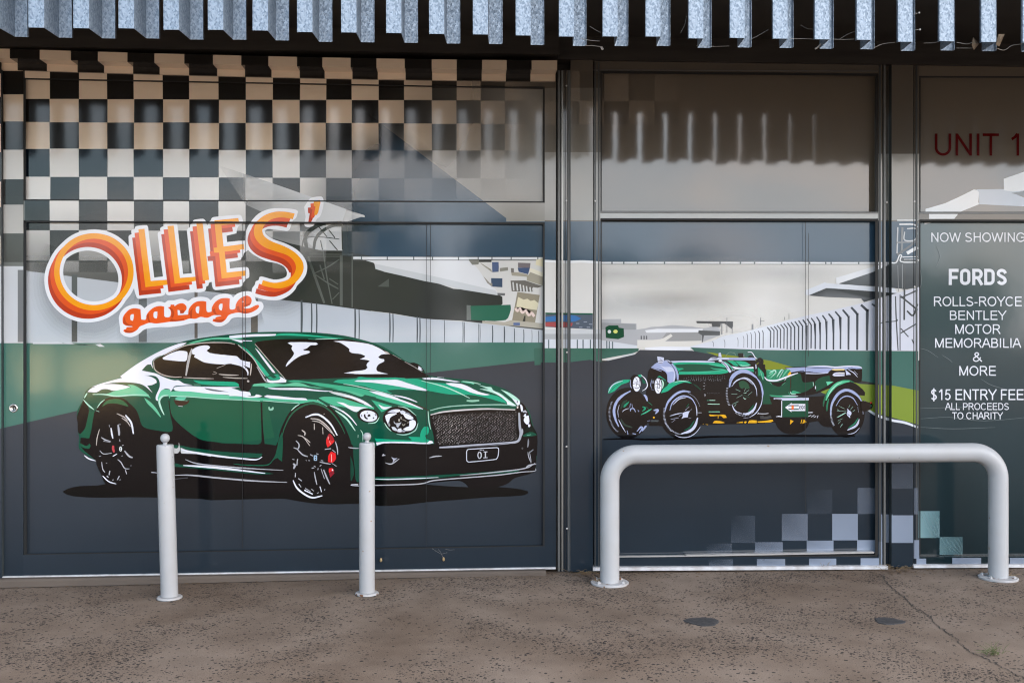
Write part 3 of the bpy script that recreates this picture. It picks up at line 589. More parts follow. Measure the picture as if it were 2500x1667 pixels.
p('body', km, 'A', '1020,955 1110,1020 1190,1110 1250,1215 1240,1222 1140,1110 1060,1030')
p('body', km, 'A', '1260,850 1370,845 1380,870 1480,865 1700,870 1950,900 2360,940 2360,982 2000,965 1600,940 1380,930 1365,968 1350,930 1290,920 1240,960 1215,1000 1205,960')
k('body', kp, 26, 'A', '1350,925 1270,935 1225,1000 1250,1100 1292,1190')
k('body', kp, 10, 'A', '1380,932 1600,940 2000,970 2360,988', .8)
p('body', kW, 'A', '1415,830 1440,810 1600,795 1800,805 2330,810 2180,830 2290,862 2460,880 2480,925 2352,938 2150,915 1900,900 1650,870 1450,860')
p('body', (90, 96, 92), 'A', '1840,820 2020,850 2180,878 2000,868 1870,842')
p('body', (60, 110, 88), 'A', '1690,765 1780,770 1800,800 1720,800')
p('body', kg, 'A', '1690,715 1800,730 2250,740 2310,770 2315,800 2050,790 1800,770 1720,740')
k('body', kp, 18, 'A', '190,985 260,1060 335,1120'); k('body', kp, 13, 'A', '480,980 420,1030 375,1095'); k('body', kp, 14, 'A', '360,1130 405,1147'); k('body', kp, 18, 'A', '240,890 222,920 200,960')
k('bumper', kW, 18, 'E', '368,735 430,780 525,810')
# side glass
k('side_glass', SKN, 13, 'A', '1290,372 1450,300 1600,240 1870,205 2150,205 2260,226', .6)
k('side_glass', SKN, 14, 'A', '1148,470 1160,560 1210,610 1300,652 1420,673 1530,672', .6)
k('side_glass', (150, 150, 150), 14, 'A', '1250,380 1170,420 1135,480', .6)
k('side_glass', (178, 174, 172), 34, 'A', '1672,285 1630,430 1590,655', .5)
p('side_glass', kW, 'A', '1270,410 1380,350 1500,315 1600,325 1612,350 1600,440 1570,460 1330,440 1280,430')
p('side_glass', kW, 'A', '1675,350 1680,300 1760,255 1880,240 1920,260 1910,285 1870,310 1920,345 2100,370 2260,385 2294,395 2344,440 2470,470 2464,550 2363,510 2212,490 2100,500 1850,475 1740,420 1700,400 1715,370 1680,360')
for w, s in ((14, '2010,555 2130,505'), (16, '2040,635 2150,645 2310,648'), (13, '2095,675 2250,687 2434,692'), (13, '1555,680 1750,690 1975,695'), (14, '1965,600 2015,618'), (10, '1950,635 2005,635')):
    k('side_glass', SKN, w, 'A', s)
k('side_glass', kW, 24, 'B', '30,490 150,512 215,550 250,600 253,650'); k('side_glass', SKN, 18, 'B', '303,490 295,570 285,655'); e('side_glass', SKN, 'B', 257, 730, 17, 14)
# roof and pillars
p('roof', (96, 190, 150), 'A', '1600,225 1730,180 1950,140 2200,130 2360,108 2360,150 2150,160 1950,160 1700,210')
p('roof', (44, 170, 132), 'B', '580,100 700,80 900,80 1200,108 1580,150 1480,152 1230,130 1000,115 700,108 400,122 300,120')
p('roof', kW, 'B', '0,112 200,92 640,85 625,108 300,122 80,142 0,140')
p('roof', kW, 'B', '0,150 180,170 310,175 312,186 190,186 170,206 100,185')
k('roof', kp, 9, 'B', '1150,160 1300,152 1480,152'); k('roof', (60, 150, 118), 14, 'B', '1080,155 1180,160')
p('body', (46, 172, 134), 'B', '120,235 240,290 330,390 430,500 550,650 510,662 420,560 320,410 220,305')
k('body', (196, 190, 186), 13, 'B', '120,235 310,400 400,540 490,665', .7); k('body', (170, 170, 170), 20, 'B', '375,530 440,640 490,720 530,745', .4)
p('body', kW, 'B', '350,275 400,320 480,420 560,520 630,615 605,615 580,595 470,450')
k('windscreen', SKN, 9, 'B', '350,222 560,470 760,695', .8)
p('body', kW, 'B', '505,690 560,720 680,712 700,680 640,640 720,680 780,712 775,745 620,752 530,745')
p('body', (34, 150, 116), 'B', '520,675 560,665 600,690 650,680 610,640 660,635 700,690 660,715 570,715')
p('windscreen', kW, 'B', '795,210 830,198 1180,203 1210,222 1180,238 1110,240 1060,280 1010,295 1020,310 1080,315 1105,330 1080,350 980,380 880,440 800,510 770,535 790,480 850,410 885,350 850,290 862,245')
p('windscreen', kW, 'B', '1420,185 1560,180 1900,220 2050,280 2130,330 2195,360 2080,365 2035,400 2060,420 2115,430 2115,460 2040,500 2010,550 2020,590 2080,610 2170,630 1800,633 1565,620 1700,595 1850,575 1890,545 1875,510 1890,480 1920,455 1880,440 1785,430 1850,400 1855,385 1800,360 1680,345 1640,320 1640,290 1560,230 1500,200')
p('windscreen', SKN, 'B', '2110,318 2160,330 2197,362 2140,352'); k('windscreen', SKN, 9, 'B', '2230,365 2352,435')
p('mirror', kK, 'C', '430,40 500,28 570,55 610,95 640,130 650,155 560,105'); p('mirror', kW, 'C', '572,72 620,110 600,120 630,135 580,135 565,118')
k('windscreen', (150, 148, 144), 10, 'C', '380,15 500,80 620,155', .7)
# bonnet
p('bonnet', km, 'B', '315,797 340,768 600,756 750,772 900,748 1000,762 1100,800 1240,820 1300,830 1200,826 1000,802 700,797 500,820 470,800')
p('bonnet', kW, 'B', '520,820 700,824 1000,822 1200,850 1420,865 1300,872 1000,852 700,847 560,836')
p('bonnet', (60, 168, 128), 'B', '790,735 880,716 1050,735 1250,755 1500,788 1750,820 1950,868 2352,1010 2352,1062 2100,975 1800,905 1500,855 1300,815 1150,775 1000,745 870,742')
p('bonnet', (34, 100, 74), 'B', '1120,778 1250,800 1500,835 1380,835 1200,815')
p('bonnet', (84, 180, 140), 'B', '1550,860 1640,860 1850,920 1800,940 1650,890')
p('bonnet', (38, 160, 124), 'B', '1420,742 1480,710 1700,700 1770,672 1900,682 2352,690 2352,860 2150,850 2352,905 2352,925 2000,850 1850,800 1600,770')
p('bonnet', kG, 'B', '780,712 1000,708 1300,695 1700,680 1770,688 1700,700 1480,712 1420,742 1500,765 1300,750 1050,725 900,712')
k('bonnet', (60, 46, 34), 16, 'B', '1580,775 1750,800 1940,855'); k('bonnet', kp, 11, 'B', '1560,768 1700,790 1900,835 2100,885 2340,950')
p('bonnet', kg, 'C', '380,245 560,250 690,288 900,310 1080,330 1250,375 1400,440 1640,482 1740,540 1780,585 1700,565 1500,508 1300,470 1150,468 1000,465 850,440 700,415 560,360 400,300')
p('bonnet', (40, 160, 124), 'C', '0,236 380,240 560,330 690,400 700,418 500,400 300,400 130,400 0,390')
p('bonnet', kG, 'C', '130,405 300,395 500,405 700,412 850,440 1000,462 1180,468 1260,470 1500,510 1780,600 1700,605 1200,612 900,642 730,682 600,630 400,545 250,470')
p('bonnet', kW, 'Z', '865,931 873,928 953,927 970,927 995,935 1020,943 1043,951 1041,954 1009,950 973,943 920,935 899,933')
k('bonnet', kp, 15, 'C', '610,275 900,350 1100,430 1272,515')
p('bonnet', kW, 'C', '940,310 1080,305 1220,340 1380,420 1545,465 1480,475 1300,440 1150,380 1000,340')
p('bonnet', kG, 'C', '720,255 900,280 1100,300 1300,310 1420,335 1525,385 1420,375 1300,340 1150,318 950,300 760,285')
p('bonnet', kW, 'C', '615,243 760,230 950,258 1145,290 1060,292 850,265 660,258')
k('bonnet', (90, 186, 150), 22, 'C', '1150,288 1280,302 1330,325'); k('bonnet', kp, 12, 'C', '1170,282 1300,298 1420,322'); k('bonnet', kW, 8, 'C', '825,222 920,234')
p('bonnet', kp, 'C', '1385,332 1500,358 1565,365 1590,405 1690,450 1800,535 1905,612 1880,622 1790,605 1770,560 1680,485 1540,425 1400,385 1525,392')
p('bonnet', kW, 'C', '1560,400 1640,440 1720,490 1800,560 1900,612 1880,622 1790,602 1775,560 1690,490')
p('bonnet', kp, 'C', '1690,393 1820,445 1950,540 1955,600 1925,608 1870,540 1790,470'); p('bonnet', kW, 'C', '1850,520 1955,560 1950,600 1920,612 1880,560')
e('bonnet', (110, 104, 110), 'C', 1920, 562, 8, 14)
k('bonnet', (160, 210, 190), 12, 'C', '730,682 900,640 1200,612 1700,602 1905,618', .7); k('badge', (140, 196, 170), 26, 'C', '1228,548 1310,552 1400,545', .7)
# front wing
p('wing', (72, 176, 136), 'B', '1220,957 1300,940 1480,950 1640,990 1800,1040 1980,1088 1975,1115 1850,1100 1740,1150 1600,1092 1420,1058 1330,1020 1250,978')
p('wing', kW, 'B', '1465,1015 1560,1025 1650,1065 1900,1090 1800,1110 1735,1150 1640,1110 1560,1060')
p('wing', (200, 208, 206), 'B', '1360,875 1470,880 1640,920 1780,970 1900,1035 1965,1090 1850,1050 1700,975 1540,935 1430,905')
p('wing', kW, 'B', '1540,925 1640,932 1780,972 1900,1037 1963,1090 1850,1048 1700,978')
k('wing', (70, 56, 40), 14, 'B', '1540,945 1700,995 1840,1040')
k('wing', kp, 12, 'B', '1200,985 1260,1025 1340,1077'); k('wing', kW, 20, 'B', '1375,1060 1530,1130 1650,1220 1742,1332'); k('wing', (120, 170, 150), 16, 'B', '1410,1058 1480,1095 1545,1130'); k('wing', kp, 24, 'B', '1450,1130 1600,1240 1722,1408')
p('wing', (52, 170, 130), 'B', '1940,985 2060,1020 2225,1070 2130,1130 2080,1152 2030,1092'); p('wing', kW, 'B', '2035,1045 2120,1080 2225,1078 2105,1117')
p('bonnet', kW, 'B', '1910,865 2050,880 2250,938 2352,988 2352,1005 2200,965 2000,905')
k('bonnet', (70, 178, 138), 60, 'C', '-10,500 200,545 400,600 600,660', .3)
k('bonnet', kW, 24, 'C', '-10,440 180,500 330,545 480,600 628,662'); k('bonnet', kW, 20, 'C', '240,475 400,510 552,567'); k('bonnet', (60, 48, 36), 16, 'C', '410,555 600,630 710,682')
p('body', (80, 178, 140), 'B', '0,930 160,940 400,958 460,960 1070,978 1170,983 1250,1010 1340,1072 1150,1010 950,1040 900,1020 600,1000 440,1000 200,980 0,972')
p('body', kW, 'B', '470,940 520,920 900,958 1040,963 1070,990 900,985 550,960'); p('body', kW, 'B', '170,895 200,925 340,935 370,910 452,933 400,950 250,955 175,942'); p('body', kW, 'B', '0,820 160,868 172,930 0,932')
k('body', kp, 13, 'B', '965,1040 900,1080 845,1132'); k('body', kp, 9, 'B', '0,978 200,988 420,1000', .7); k('body', kp, 9, 'B', '460,995 700,1015 950,1030', .7)
p('door_handle', (60, 42, 32), 'A', '1420,985 1460,1055 1540,1065 1620,1030 1640,985 1600,1000 1480,990'); p('door_handle', (90, 184, 150), 'A', '1440,965 1480,942 1600,948 1560,992 1470,988'); k('door_handle', kp, 10, 'A', '1440,982 1610,996'); k('door_handle', kW, 14, 'A', '1488,1068 1545,1075')
p('wing', (140, 196, 170), 'B', '532,1085 545,1075 565,1112 595,1078 605,1090 600,1120 565,1132 540,1122')
# arches
k('wing', (34, 88, 64), 24, 'B', '705,1540 760,1350 860,1170 1010,1065 1150,1035 1300,1080 1420,1180 1530,1340 1580,1450', .3)
p('wing', (22, 80, 60), 'D', '160,470 172,600 160,875 130,855 95,825 50,850 0,892 60,800 90,700 120,560')
p('wing', (16, 66, 52), 'D', '1095,790 1130,900 1142,1040 1112,1142 1098,1130'); p('wing', (16, 70, 56), 'D', '1130,660 1260,660 1260,1120 1190,1160 1165,1120 1155,980 1135,800')
# front wheel
for c, w, s in ((kW, 26, 'B|1040,1225 1150,1185 1250,1200 1380,1310 1475,1470'), (SKN, 18, 'B|1110,1240 1230,1260 1350,1360 1440,1482'), (SKN, 12, 'B|1130,1270 1250,1300 1400,1440'), (SKN, 18, 'B|1160,1308 1162,1392'), (SKN, 16, 'B|1275,1360 1280,1452'),
        (SKN, 12, 'D|375,517 450,540 540,660'), (SKN, 12, 'D|450,540 500,575 545,617'), (SKN, 20, 'D|430,445 472,480 468,520'), (kL, 16, 'D|350,590 392,640 378,700 318,685'), (kL, 16, 'D|370,710 440,780 515,808'), (kL, 28, 'D|310,905 335,925 318,975'), (kL, 24, 'D|372,840 362,930'), (kL, 20, 'D|345,1030 340,1088'),
        (kW, 24, 'D|310,1130 360,1230 450,1310 570,1368 710,1342'), (kW, 28, 'D|465,1265 580,1320'), (kL, 18, 'D|478,1240 550,1285'), (kL, 16, 'D|600,1018 618,1110 637,1192'), (kL, 13, 'D|692,970 740,1112'), (kL, 20, 'D|728,985 770,1090 812,1182'), (kW, 20, 'D|678,1215 700,1290'), (kL, 22, 'D|382,1105 430,1140'), (kL, 20, 'D|390,1180 420,1225'),
        (kL, 14, 'D|675,880 750,897 825,910'), (kL, 12, 'D|838,895 905,940'), (kL, 16, 'D|888,600 915,690 922,782'), (kL, 20, 'D|745,708 830,698'), (kL, 14, 'D|848,715 892,752'), (kL, 20, 'D|545,778 582,798'), (kL, 18, 'D|630,765 658,778'), (kL, 18, 'D|690,858 722,865'), (kL, 18, 'D|595,935 620,948'), (kL, 20, 'D|565,965 600,960'), (kL, 18, 'D|648,990 655,965'), (kL, 16, 'D|675,938 698,922'), (kL, 14, 'D|560,1250 596,1278'), (kL, 14, 'D|640,1310 662,1296'), (kL, 14, 'D|738,1268 748,1252'), (kL, 14, 'D|520,860 542,862'), (kL, 12, 'D|486,850 494,866'), (kL, 16, 'D|300,842 330,850'), (SKN, 14, 'D|730,228 740,222')):
    g_, s_ = s.split('|'); k('wheel', c, w, g_, s_, .55)
RC('coupe.wheel', (160, 186, 206), 766, 1111, 774, 1124, LLs); e('wheel', kK, 'D', 617, 812, 9, 8); e('wheel', kK, 'D', 617, 842, 9, 8)
for c, s in (((222, 44, 44), '765,600 768,640 780,678 800,672 875,600 862,560'), ((160, 36, 44), '775,545 800,498 825,500 862,550 868,585 840,590 800,560'), ((222, 44, 44), '768,560 800,530 800,575 830,620 800,670 768,640'), ((226, 36, 40), '790,880 792,800 830,738 892,760 895,840 850,890'), ((226, 40, 44), '800,968 850,965 870,1000 820,1040 800,1020'), ((140, 30, 44), '806,1030 850,1000 880,1030 820,1095')):
    p('brake', c, 'D', s)
k('brake', (236, 190, 190), 22, 'D', '835,775 838,880'); k('brake', (240, 200, 200), 12, 'D', '805,595 825,640'); e('brake', kW, 'D', 850, 990, 10, 12); k('brake', (236, 200, 200), 14, 'D', '790,530 792,570')
# rear wheel
for c, w, s in ((SKN, 15, '812,163 910,210 960,258'), (kW, 26, '932,185 1010,290 1040,442'), (SKN, 13, '880,225 950,270 1000,342'), (SKN, 12, '577,378 545,490 533,600'), (kL, 12, '708,320 714,347'), (kW, 22, '733,360 745,440 760,505'), (kL, 28, '830,318 842,400 845,465'), (kL, 12, '835,315 865,312'), (kL, 16, '600,488 650,520 730,545'), (kL, 12, '630,540 725,555'), (kL, 11, '580,670 635,715 745,703'),
        (kW, 18, '757,747 815,715'), (kL, 24, '918,672 980,745 1030,765'), (kL, 13, '605,825 620,920 652,968'), (kW, 15, '620,1015 700,1090 805,1125'), (kL, 26, '717,945 708,1002'), (kL, 14, '825,790 870,830 920,910 985,918'), (kL, 20, '930,935 948,990'), (kL, 24, '820,1070 848,1015'), (kL, 26, '675,1015 700,1035'), (kL, 14, '752,1075 770,1065'), (kL, 12, '665,845 680,838'), (kL, 14, '850,515 856,545'), (kL, 14, '885,600 905,595'), (kL, 12, '570,750 598,740'), (kL, 14, '878,745 892,738'), (kL, 12, '852,1075 862,1062'), (kL, 10, '1000,878 1012,872')):
    k('wheel', c, w, 'E', s, .55)
k('brake', (190, 70, 76), 32, 'E', '765,600 762,640 775,692', .7); e('wheel', (214, 218, 216), 'E', 865, 647, 20, 34); e('wheel', kK, 'E', 863, 638, 6, 8); e('wheel', kK, 'E', 864, 660, 6, 8)
# sill
p('sill', (16, 76, 58), 'V', '865,1000 920,1003 1000,1020 1250,1052 1500,1065 1570,1068 1560,1100 1400,1100 1150,1078 930,1050 870,1042')
p('sill', (190, 188, 186), 'E', '1590,632 1630,640 1655,620 1660,555 1672,600 1675,670 1640,708 1590,705')
p('sill', (206, 206, 208), 'E', '1686,628 1780,665 2000,700 2350,752 2350,765 2100,740 1900,715 1700,708 1688,690')
k('sill', kW, 12, 'V', '920,1035 1000,1052 1200,1087 1400,1107 1520,1116 1568,1094'); k('sill', kW, 7, 'V', '945,1052 1160,1090')
k('sill', kL, 10, 'V', '955,1115 1040,1145 1200,1165 1450,1185 1737,1201'); p('sill', (14, 72, 56), 'V', '865,1143 930,1155 1600,1218 1662,1228 1550,1235 1200,1200 865,1172')
k('sill', (24, 92, 70), 9, 'V', '1340,1150 1450,1160 1600,1160 1650,1130')
k('sill', kW, 17, 'V', '938,1162 1100,1172 1300,1190 1592,1225'); k('sill', kW, 9, 'V', '683,1217 735,1221'); k('sill', kL, 12, 'V', '868,1240 1000,1240 1200,1260 1500,1285 1767,1297'); k('sill', (84, 84, 88), 14, 'V', '860,1272 975,1260')
# headlights and nose
for g_, cx, cy, rx, ry, ro in (('D', 1335, 245, 147, 96, 8), ('D', 1775, 312, 238, 182, 14)): e('headlight', kK, g_, cx, cy, rx, ry, rot=ro)
e('headlight', kW, 'D', 1343, 254, 118, 75, rot=8)
k('headlight', kK, 24, 'D', '1290,228 1296,270 1332,293', .8); k('headlight', kK, 26, 'D', '1335,262 1350,240 1365,258', .6); k('headlight', (90, 92, 98), 24, 'D', '1430,225 1448,250', .6); k('headlight', (90, 92, 98), 20, 'D', '1245,235 1252,265', .6); k('headlight', (80, 82, 88), 16, 'D', '1320,215 1330,200', .6); e('headlight', (90, 92, 98), 'D', 1410, 280, 10, 12)
k('headlight', kp, 13, 'D', '1338,355 1440,338 1490,270')
for c, s in ((kW, '1570,250 1620,222 1720,213 1730,225 1640,275 1620,350 1605,362 1580,300'), ((200, 202, 212), '1600,205 1660,170 1740,160 1770,168 1720,200'), (kW, '1680,178 1770,165 1782,188 1720,206'), ((206, 208, 216), '1770,200 1800,175 1850,195 1840,215 1800,230'), (kW, '1810,218 1850,215 1950,270 1958,290 1920,302 1850,282'), ((140, 144, 152), '1840,200 1890,210 1930,250 1860,215'),
             (kW, '1900,322 1950,306 1985,325 1985,380 1940,440 1860,457 1815,432 1860,405 1900,392'), ((180, 182, 190), '1690,312 1700,345 1725,352 1795,338 1770,375 1745,415 1725,395 1720,370 1690,350'), ((206, 208, 216), '1655,402 1700,405 1725,430 1740,462 1700,452 1675,440'), ((214, 214, 222), '1745,430 1790,420 1800,470 1760,475 1735,465'), ((150, 152, 160), '1800,440 1858,458 1830,475 1795,470'), ((150, 150, 150), '1610,330 1640,370 1632,402 1612,380'), ((176, 168, 158), '1752,295 1768,290 1772,325 1752,330'), ((176, 168, 158), '1780,258 1796,265 1792,300 1782,295')):
    p('headlight', c, 'D', s)
for s in ('1808,300 1858,322', '1805,360 1820,382 1845,360', '1870,345 1895,340'): k('headlight', (136, 132, 122), 16, 'D', s, .6)
k('headlight', kp, 11, 'D', '1745,122 1830,135 1900,170 1995,250'); k('headlight', kp, 12, 'D', '1560,345 1600,410 1655,462'); k('headlight', (150, 196, 180), 16, 'D', '1725,500 1850,508 1980,450 2020,350')
p('bumper', kg, 'C', '-30,1060 0,1065 250,1080 480,1090 430,1040 590,1045 600,980 640,910 690,898 712,930 700,1000 660,1020 680,1070 770,1110 770,1130 500,1110 0,1110')
p('bumper', kW, 'C', '-10,1118 150,1108 450,1110 690,1120 720,1095 755,1100 775,1125 700,1140 400,1130 100,1130 0,1158')
k('bumper', kp, 12, 'C', '700,690 712,830 735,938', .6); k('bumper', kp, 10, 'D', '1232,442 1262,495 1265,600'); k('bumper', kp, 16, 'D', '1200,510 1198,550')
k('bumper', kL, 14, 'D', '1065,680 1120,690 1240,696')
# grille mesh
rr = random.Random(3)
GQ = [(745, 750), (1900, 690), (1915, 1090), (850, 1150)]
def inq(x, y):
    for i in range(4):
        (ax, ay), (bx_, by_) = GQ[i], GQ[(i+1) % 4]
        if (bx_-ax)*(y-ay)-(by_-ay)*(x-ax) < 0: return False
    return True
for a in range(-30, 60):
    for b in range(0, 40):
        x = 740 + a*42 + b*21 + rr.uniform(-6, 6); y = 1165 - b*17.5 + a*1.2 + rr.uniform(-5, 5)
        if not inq(x, y): continue
        f = 1.0 if x < 1250 and y < 980 else .62
        L_ = rr.uniform(8, 15)*(1.5 if f == 1 and rr.random() < .5 else 1); w = rr.uniform(4.5, 7.5)*(.9 if x > 1250 else 1.2)
        v = int(rr.uniform(110, 180) if f == 1 else rr.uniform(96, 215)); v = int(v*.9) if y < 760 else v
        d = R(-52+rr.uniform(-14, 14)); dx, dy = math.cos(d), math.sin(d)
        paint('coupe.grille', (v, int(v*.97), int(v*.95)), [(920+(x+dx*L_)/5.6, 880+(y+dy*L_)/5.6), (920+(x-dy*w)/5.6, 880+(y+dx*w)/5.6), (920+(x-dx*L_*.7)/5.6, 880+(y-dy*L_*.7)/5.6), (920+(x+dy*w*.5)/5.6, 880+(y-dx*w*.5)/5.6)], LLs)
k('grille', (206, 202, 200), 20, 'C', '735,742 900,702 1200,674 1500,660 1892,672', .6); k('grille', (162, 164, 172), 34, 'C', '1945,712 1955,900 1968,1000 1935,1095 1850,1125', .7)
k('grille', (168, 170, 180), 30, 'C', '1940,1090 1850,1118 1600,1140 1300,1160 1000,1180 855,1186', .6); k('grille', kK, 7, 'C', '1800,1125 1500,1155 1120,1180'); k('grille', (166, 168, 176), 26, 'C', '1990,930 1985,990 1950,1080')
def closed(part, c, w, P_): 
    n = len(P_); k_ = [P_[i] for i in range(n)] + [P_[0]]
    paint(part, c, ribbon(k_, w, 1), LLs)
closed('coupe.number_plate', (206, 208, 220), 1.9, [(920+x/5.6, 880+y/5.6) for x, y in ((1228, 1240), (1245, 1215), (1300, 1208), (1600, 1190), (1650, 1192), (1666, 1215), (1655, 1310), (1635, 1340), (1600, 1352), (1300, 1382), (1245, 1380), (1228, 1350))])
closed('coupe.number_plate', (186, 186, 192), 2.6, ge('C', 1405, 1292, 23, 42, n=20))
for s, w in (('1485,1245 1484,1328', 16), ('1460,1246 1512,1246', 11), ('1455,1328 1514,1326', 11)): k('number_plate', (186, 186, 192), w, 'C', s, 1)
for x in (1414, 1436, 1458): e('number_plate', (214, 214, 222), 'C', x, 1224, 7, 6, n=10)
for c, s in ((kW, '1958,598 1985,612 1998,660 1990,700 1978,700 1965,650'), (kW, '2010,800 2040,760 2075,750 2085,830 2072,872 2045,870 2015,835'), (kL, '1995,690 2030,676 2055,705 2050,715 2020,705 2000,712'), (kW, '2005,760 2025,725 2040,735 2035,780'), (kW, '2070,875 2095,868 2098,895 2080,912 2068,895'), ((210, 200, 190), '1912,620 1935,622 1932,650 1915,655')):
    p('headlight', c, 'C', s)
p('bumper', (16, 74, 56), 'C', '1990,1020 2060,985 2130,975 2190,1015 2150,1030 2010,1040'); p('bumper', (12, 30, 26), 'C', '2040,905 2090,915 2130,905 2180,980 2060,975 2010,985'); k('bumper', (120, 180, 160), 16, 'C', '2050,1020 2110,1010'); k('bumper', kG, 20, 'C', '2080,1030 2180,995')
k('bumper', kL, 17, 'C', '718,1328 800,1308 887,1304'); k('bumper', kL, 16, 'C', '115,1395 200,1412 305,1342'); p('bumper', (176, 178, 192), 'C', '198,1318 240,1335 282,1330 240,1370 215,1400 222,1360'); p('bumper', kL, 'C', '68,1305 85,1272 125,1298')
k('bumper', (130, 132, 138), 22, 'C', '2072,1070 2070,1130 2062,1185'); k('bumper', kL, 12, 'C', '2065,1245 2075,1310 2108,1398'); k('bumper', kL, 9, 'C', '2085,1240 2100,1320 2112,1395'); k('bumper', (130, 132, 138), 34, 'C', '2095,1250 2140,1215'); e('bumper', (84, 84, 84), 'C', 1990, 1198, 12, 14)
p('bumper', (14, 74, 58), 'X', '835,1255 1000,1253 1300,1240 1700,1215 2000,1190 1960,1215 1500,1245 1250,1270 900,1280 835,1276')
k('bumper', kW, 8, 'X', '835,1270 960,1272 1150,1266 1340,1257'); k('bumper', kL, 9, 'X', '640,1320 700,1325 840,1320 1180,1310 1300,1282 1500,1264 1800,1240 2000,1215 2108,1206 2116,1185'); k('bumper', kL, 9, 'X', '1510,1243 1800,1215 2030,1185 2112,1142'); k('bumper', kL, 10, 'X', '2120,1150 2060,1162 2035,1185'); k('bumper', kW, 18, 'X', '642,1316 700,1314')
p('ground_shadow', (56, 62, 69), 'X', '1215,1309 1350,1293 1500,1284 1545,1300 1580,1335 1430,1328 1300,1318')
# ------------------------------------------------------------------ the vintage racer on the middle window
LMs = ('lm',); IDX[0] = BASE_IDX
def p(part, c, g, s, sm=True): P('racer.'+part, c, g, s, sm, LMs)
def k(part, c, w, g, s, t=.35): K('racer.'+part, c, w, g, s, t, LMs)
def e(part, c, g, *a, **kw): paint('racer.'+part, c, ge(g, *a, **kw), LMs)
LV, LV2 = (160, 170, 206), (200, 204, 226); GR, GL = (18, 74, 54), (28, 164, 124); YE = (226, 168, 34)
k('ground_shadow', kK, 26, 'F', '20,1452 400,1440 700,1452 1000,1440', .5); k('ground_shadow', kK, 30, 'F', '900,1440 1300,1440 1700,1412 2400,1402', .5); k('ground_shadow', kK, 34, 'H', '0,1412 600,1395 1500,1395 2010,1400', .5); k('ground_shadow', kK, 14, 'F', '600,1462 900,1458 1300,1448', .4)
e('wheel', kK, 'H', 1010, 1150, 270, 225)
p('chassis', kK, 'F', '735,380 790,305 1000,230 1700,222 2352,222 2600,260 2600,1200 1950,1212 1580,1225 1300,1240 750,1235 700,900')
p('chassis', kK, 'H', '0,700 620,780 1500,760 1600,700 1600,1160 1400,1160 1100,1212 720,1180 0,1195')
p('chassis', kK, 'H', '1420,1160 1650,1080 1900,1200 1640,1255 1500,1240')
p('tonneau', kK, 'H', '980,370 1200,330 1600,350 2122,328 2112,520 2060,545 1990,545 1600,640 1400,720 1150,760 1000,700')
e('wheel', kK, 'F', 408, 1035, 342, 408); e('wheel', kK, 'F', 1262, 1045, 345, 398); e('spare_wheel', kK, 'H', 232, 725, 312, 386); e('wheel', kK, 'H', 1872, 1032, 292, 388)
p('mudguard', kK, 'H', '1500,880 1560,740 1700,590 1850,530 1980,545 2080,610 2165,700 2162,755 2050,745 1900,720 1700,800 1600,960')
# tub, seats
p('body', GR, 'H', '440,300 470,300 560,430 620,515 780,525 900,480 985,440 985,720 1000,745 640,750 660,830 685,890 530,890 545,700 525,560 450,440')
p('body', GR, 'H', '990,440 1130,395 1150,440 1175,535 1230,545 1340,530 1348,600 1240,680 1130,715 990,715'); p('body', GR, 'H', '1370,545 1450,470 1600,435 1615,540 1560,600 1440,670 1390,690')
p('body', kK, 'H', '640,535 780,545 910,510 900,545 800,612 700,580'); k('body', (80, 160, 124), 20, 'H', '840,590 900,540'); k('body', (80, 160, 124), 18, 'H', '645,540 685,575')
p('seat', (44, 136, 100), 'H', '590,345 960,338 990,380 960,440 800,500 640,512 590,450')
for s, w, c in (('610,345 700,380 620,450', 22, km), ('640,400 720,350 745,390 660,470', 20, kp), ('760,460 830,350 860,345', 18, kp), ('800,470 870,350', 14, kW), ('690,490 760,360', 12, GR), ('850,460 920,360 955,345', 18, km), ('880,450 950,370', 9, GR), ('640,490 700,430', 14, km), ('740,480 770,400', 10, GR), ('830,470 850,420', 10, GR)): k('seat', c, w, 'H', s)
p('seat', YE, 'H', '930,425 970,370 990,375 985,415 960,440')
k('body', kW, 26, 'H', '565,460 620,508 750,515 880,472 1000,425 1100,395', .4); k('body', kW, 14, 'H', '885,515 910,480')
p('body', (40, 150, 112), 'H', '460,300 540,380 560,430 545,515 500,430 470,440'); k('body', kp, 10, 'H', '500,360 540,500')
k('body', kp, 11, 'H', '1340,540 1348,600', .8); k('body', kW, 16, 'H', '1378,602 1378,648', .8); k('body', (60, 40, 32), 9, 'H', '983,440 978,560 972,700', 1)
p('tonneau', LV, 'H', '890,322 1040,300 1260,298 1500,275 1680,290 1900,288 2080,288 2126,325 1850,335 1640,340 1570,383 1400,385 1230,378 1100,372 985,384 970,345')
p('tonneau', LV2, 'H', '1220,388 1400,398 1595,378 1570,397 1380,413 1220,407'); k('tonneau', kW, 16, 'H', '1250,292 1500,282 1680,300 1900,285 2080,295 2120,325', .5); k('tonneau', kK, 9, 'H', '1210,305 1400,312 1670,318', .5); k('tonneau', kK, 12, 'H', '890,312 1010,305 1230,298', .5); k('tonneau', kK, 11, 'H', '1050,378 1170,362 1220,380 1340,372', .5); k('tonneau', kK, 9, 'H', '1880,335 2000,328 2040,345', .5); k('tonneau', kK, 9, 'H', '1900,318 1970,300', .5)
p('tonneau', (226, 200, 130), 'H', '1635,332 1840,328 1842,350 1700,356 1640,345'); k('tonneau', kK, 10, 'H', '1600,365 1700,362 1845,360', .6); p('tonneau', (208, 208, 226), 'H', '1648,430 1670,400 1720,385 1842,385 1842,442 1690,447'); k('tonneau', (236, 226, 180), 16, 'H', '1740,395 1840,392'); k('tonneau', kK, 9, 'H', '1690,415 1840,412', .7)
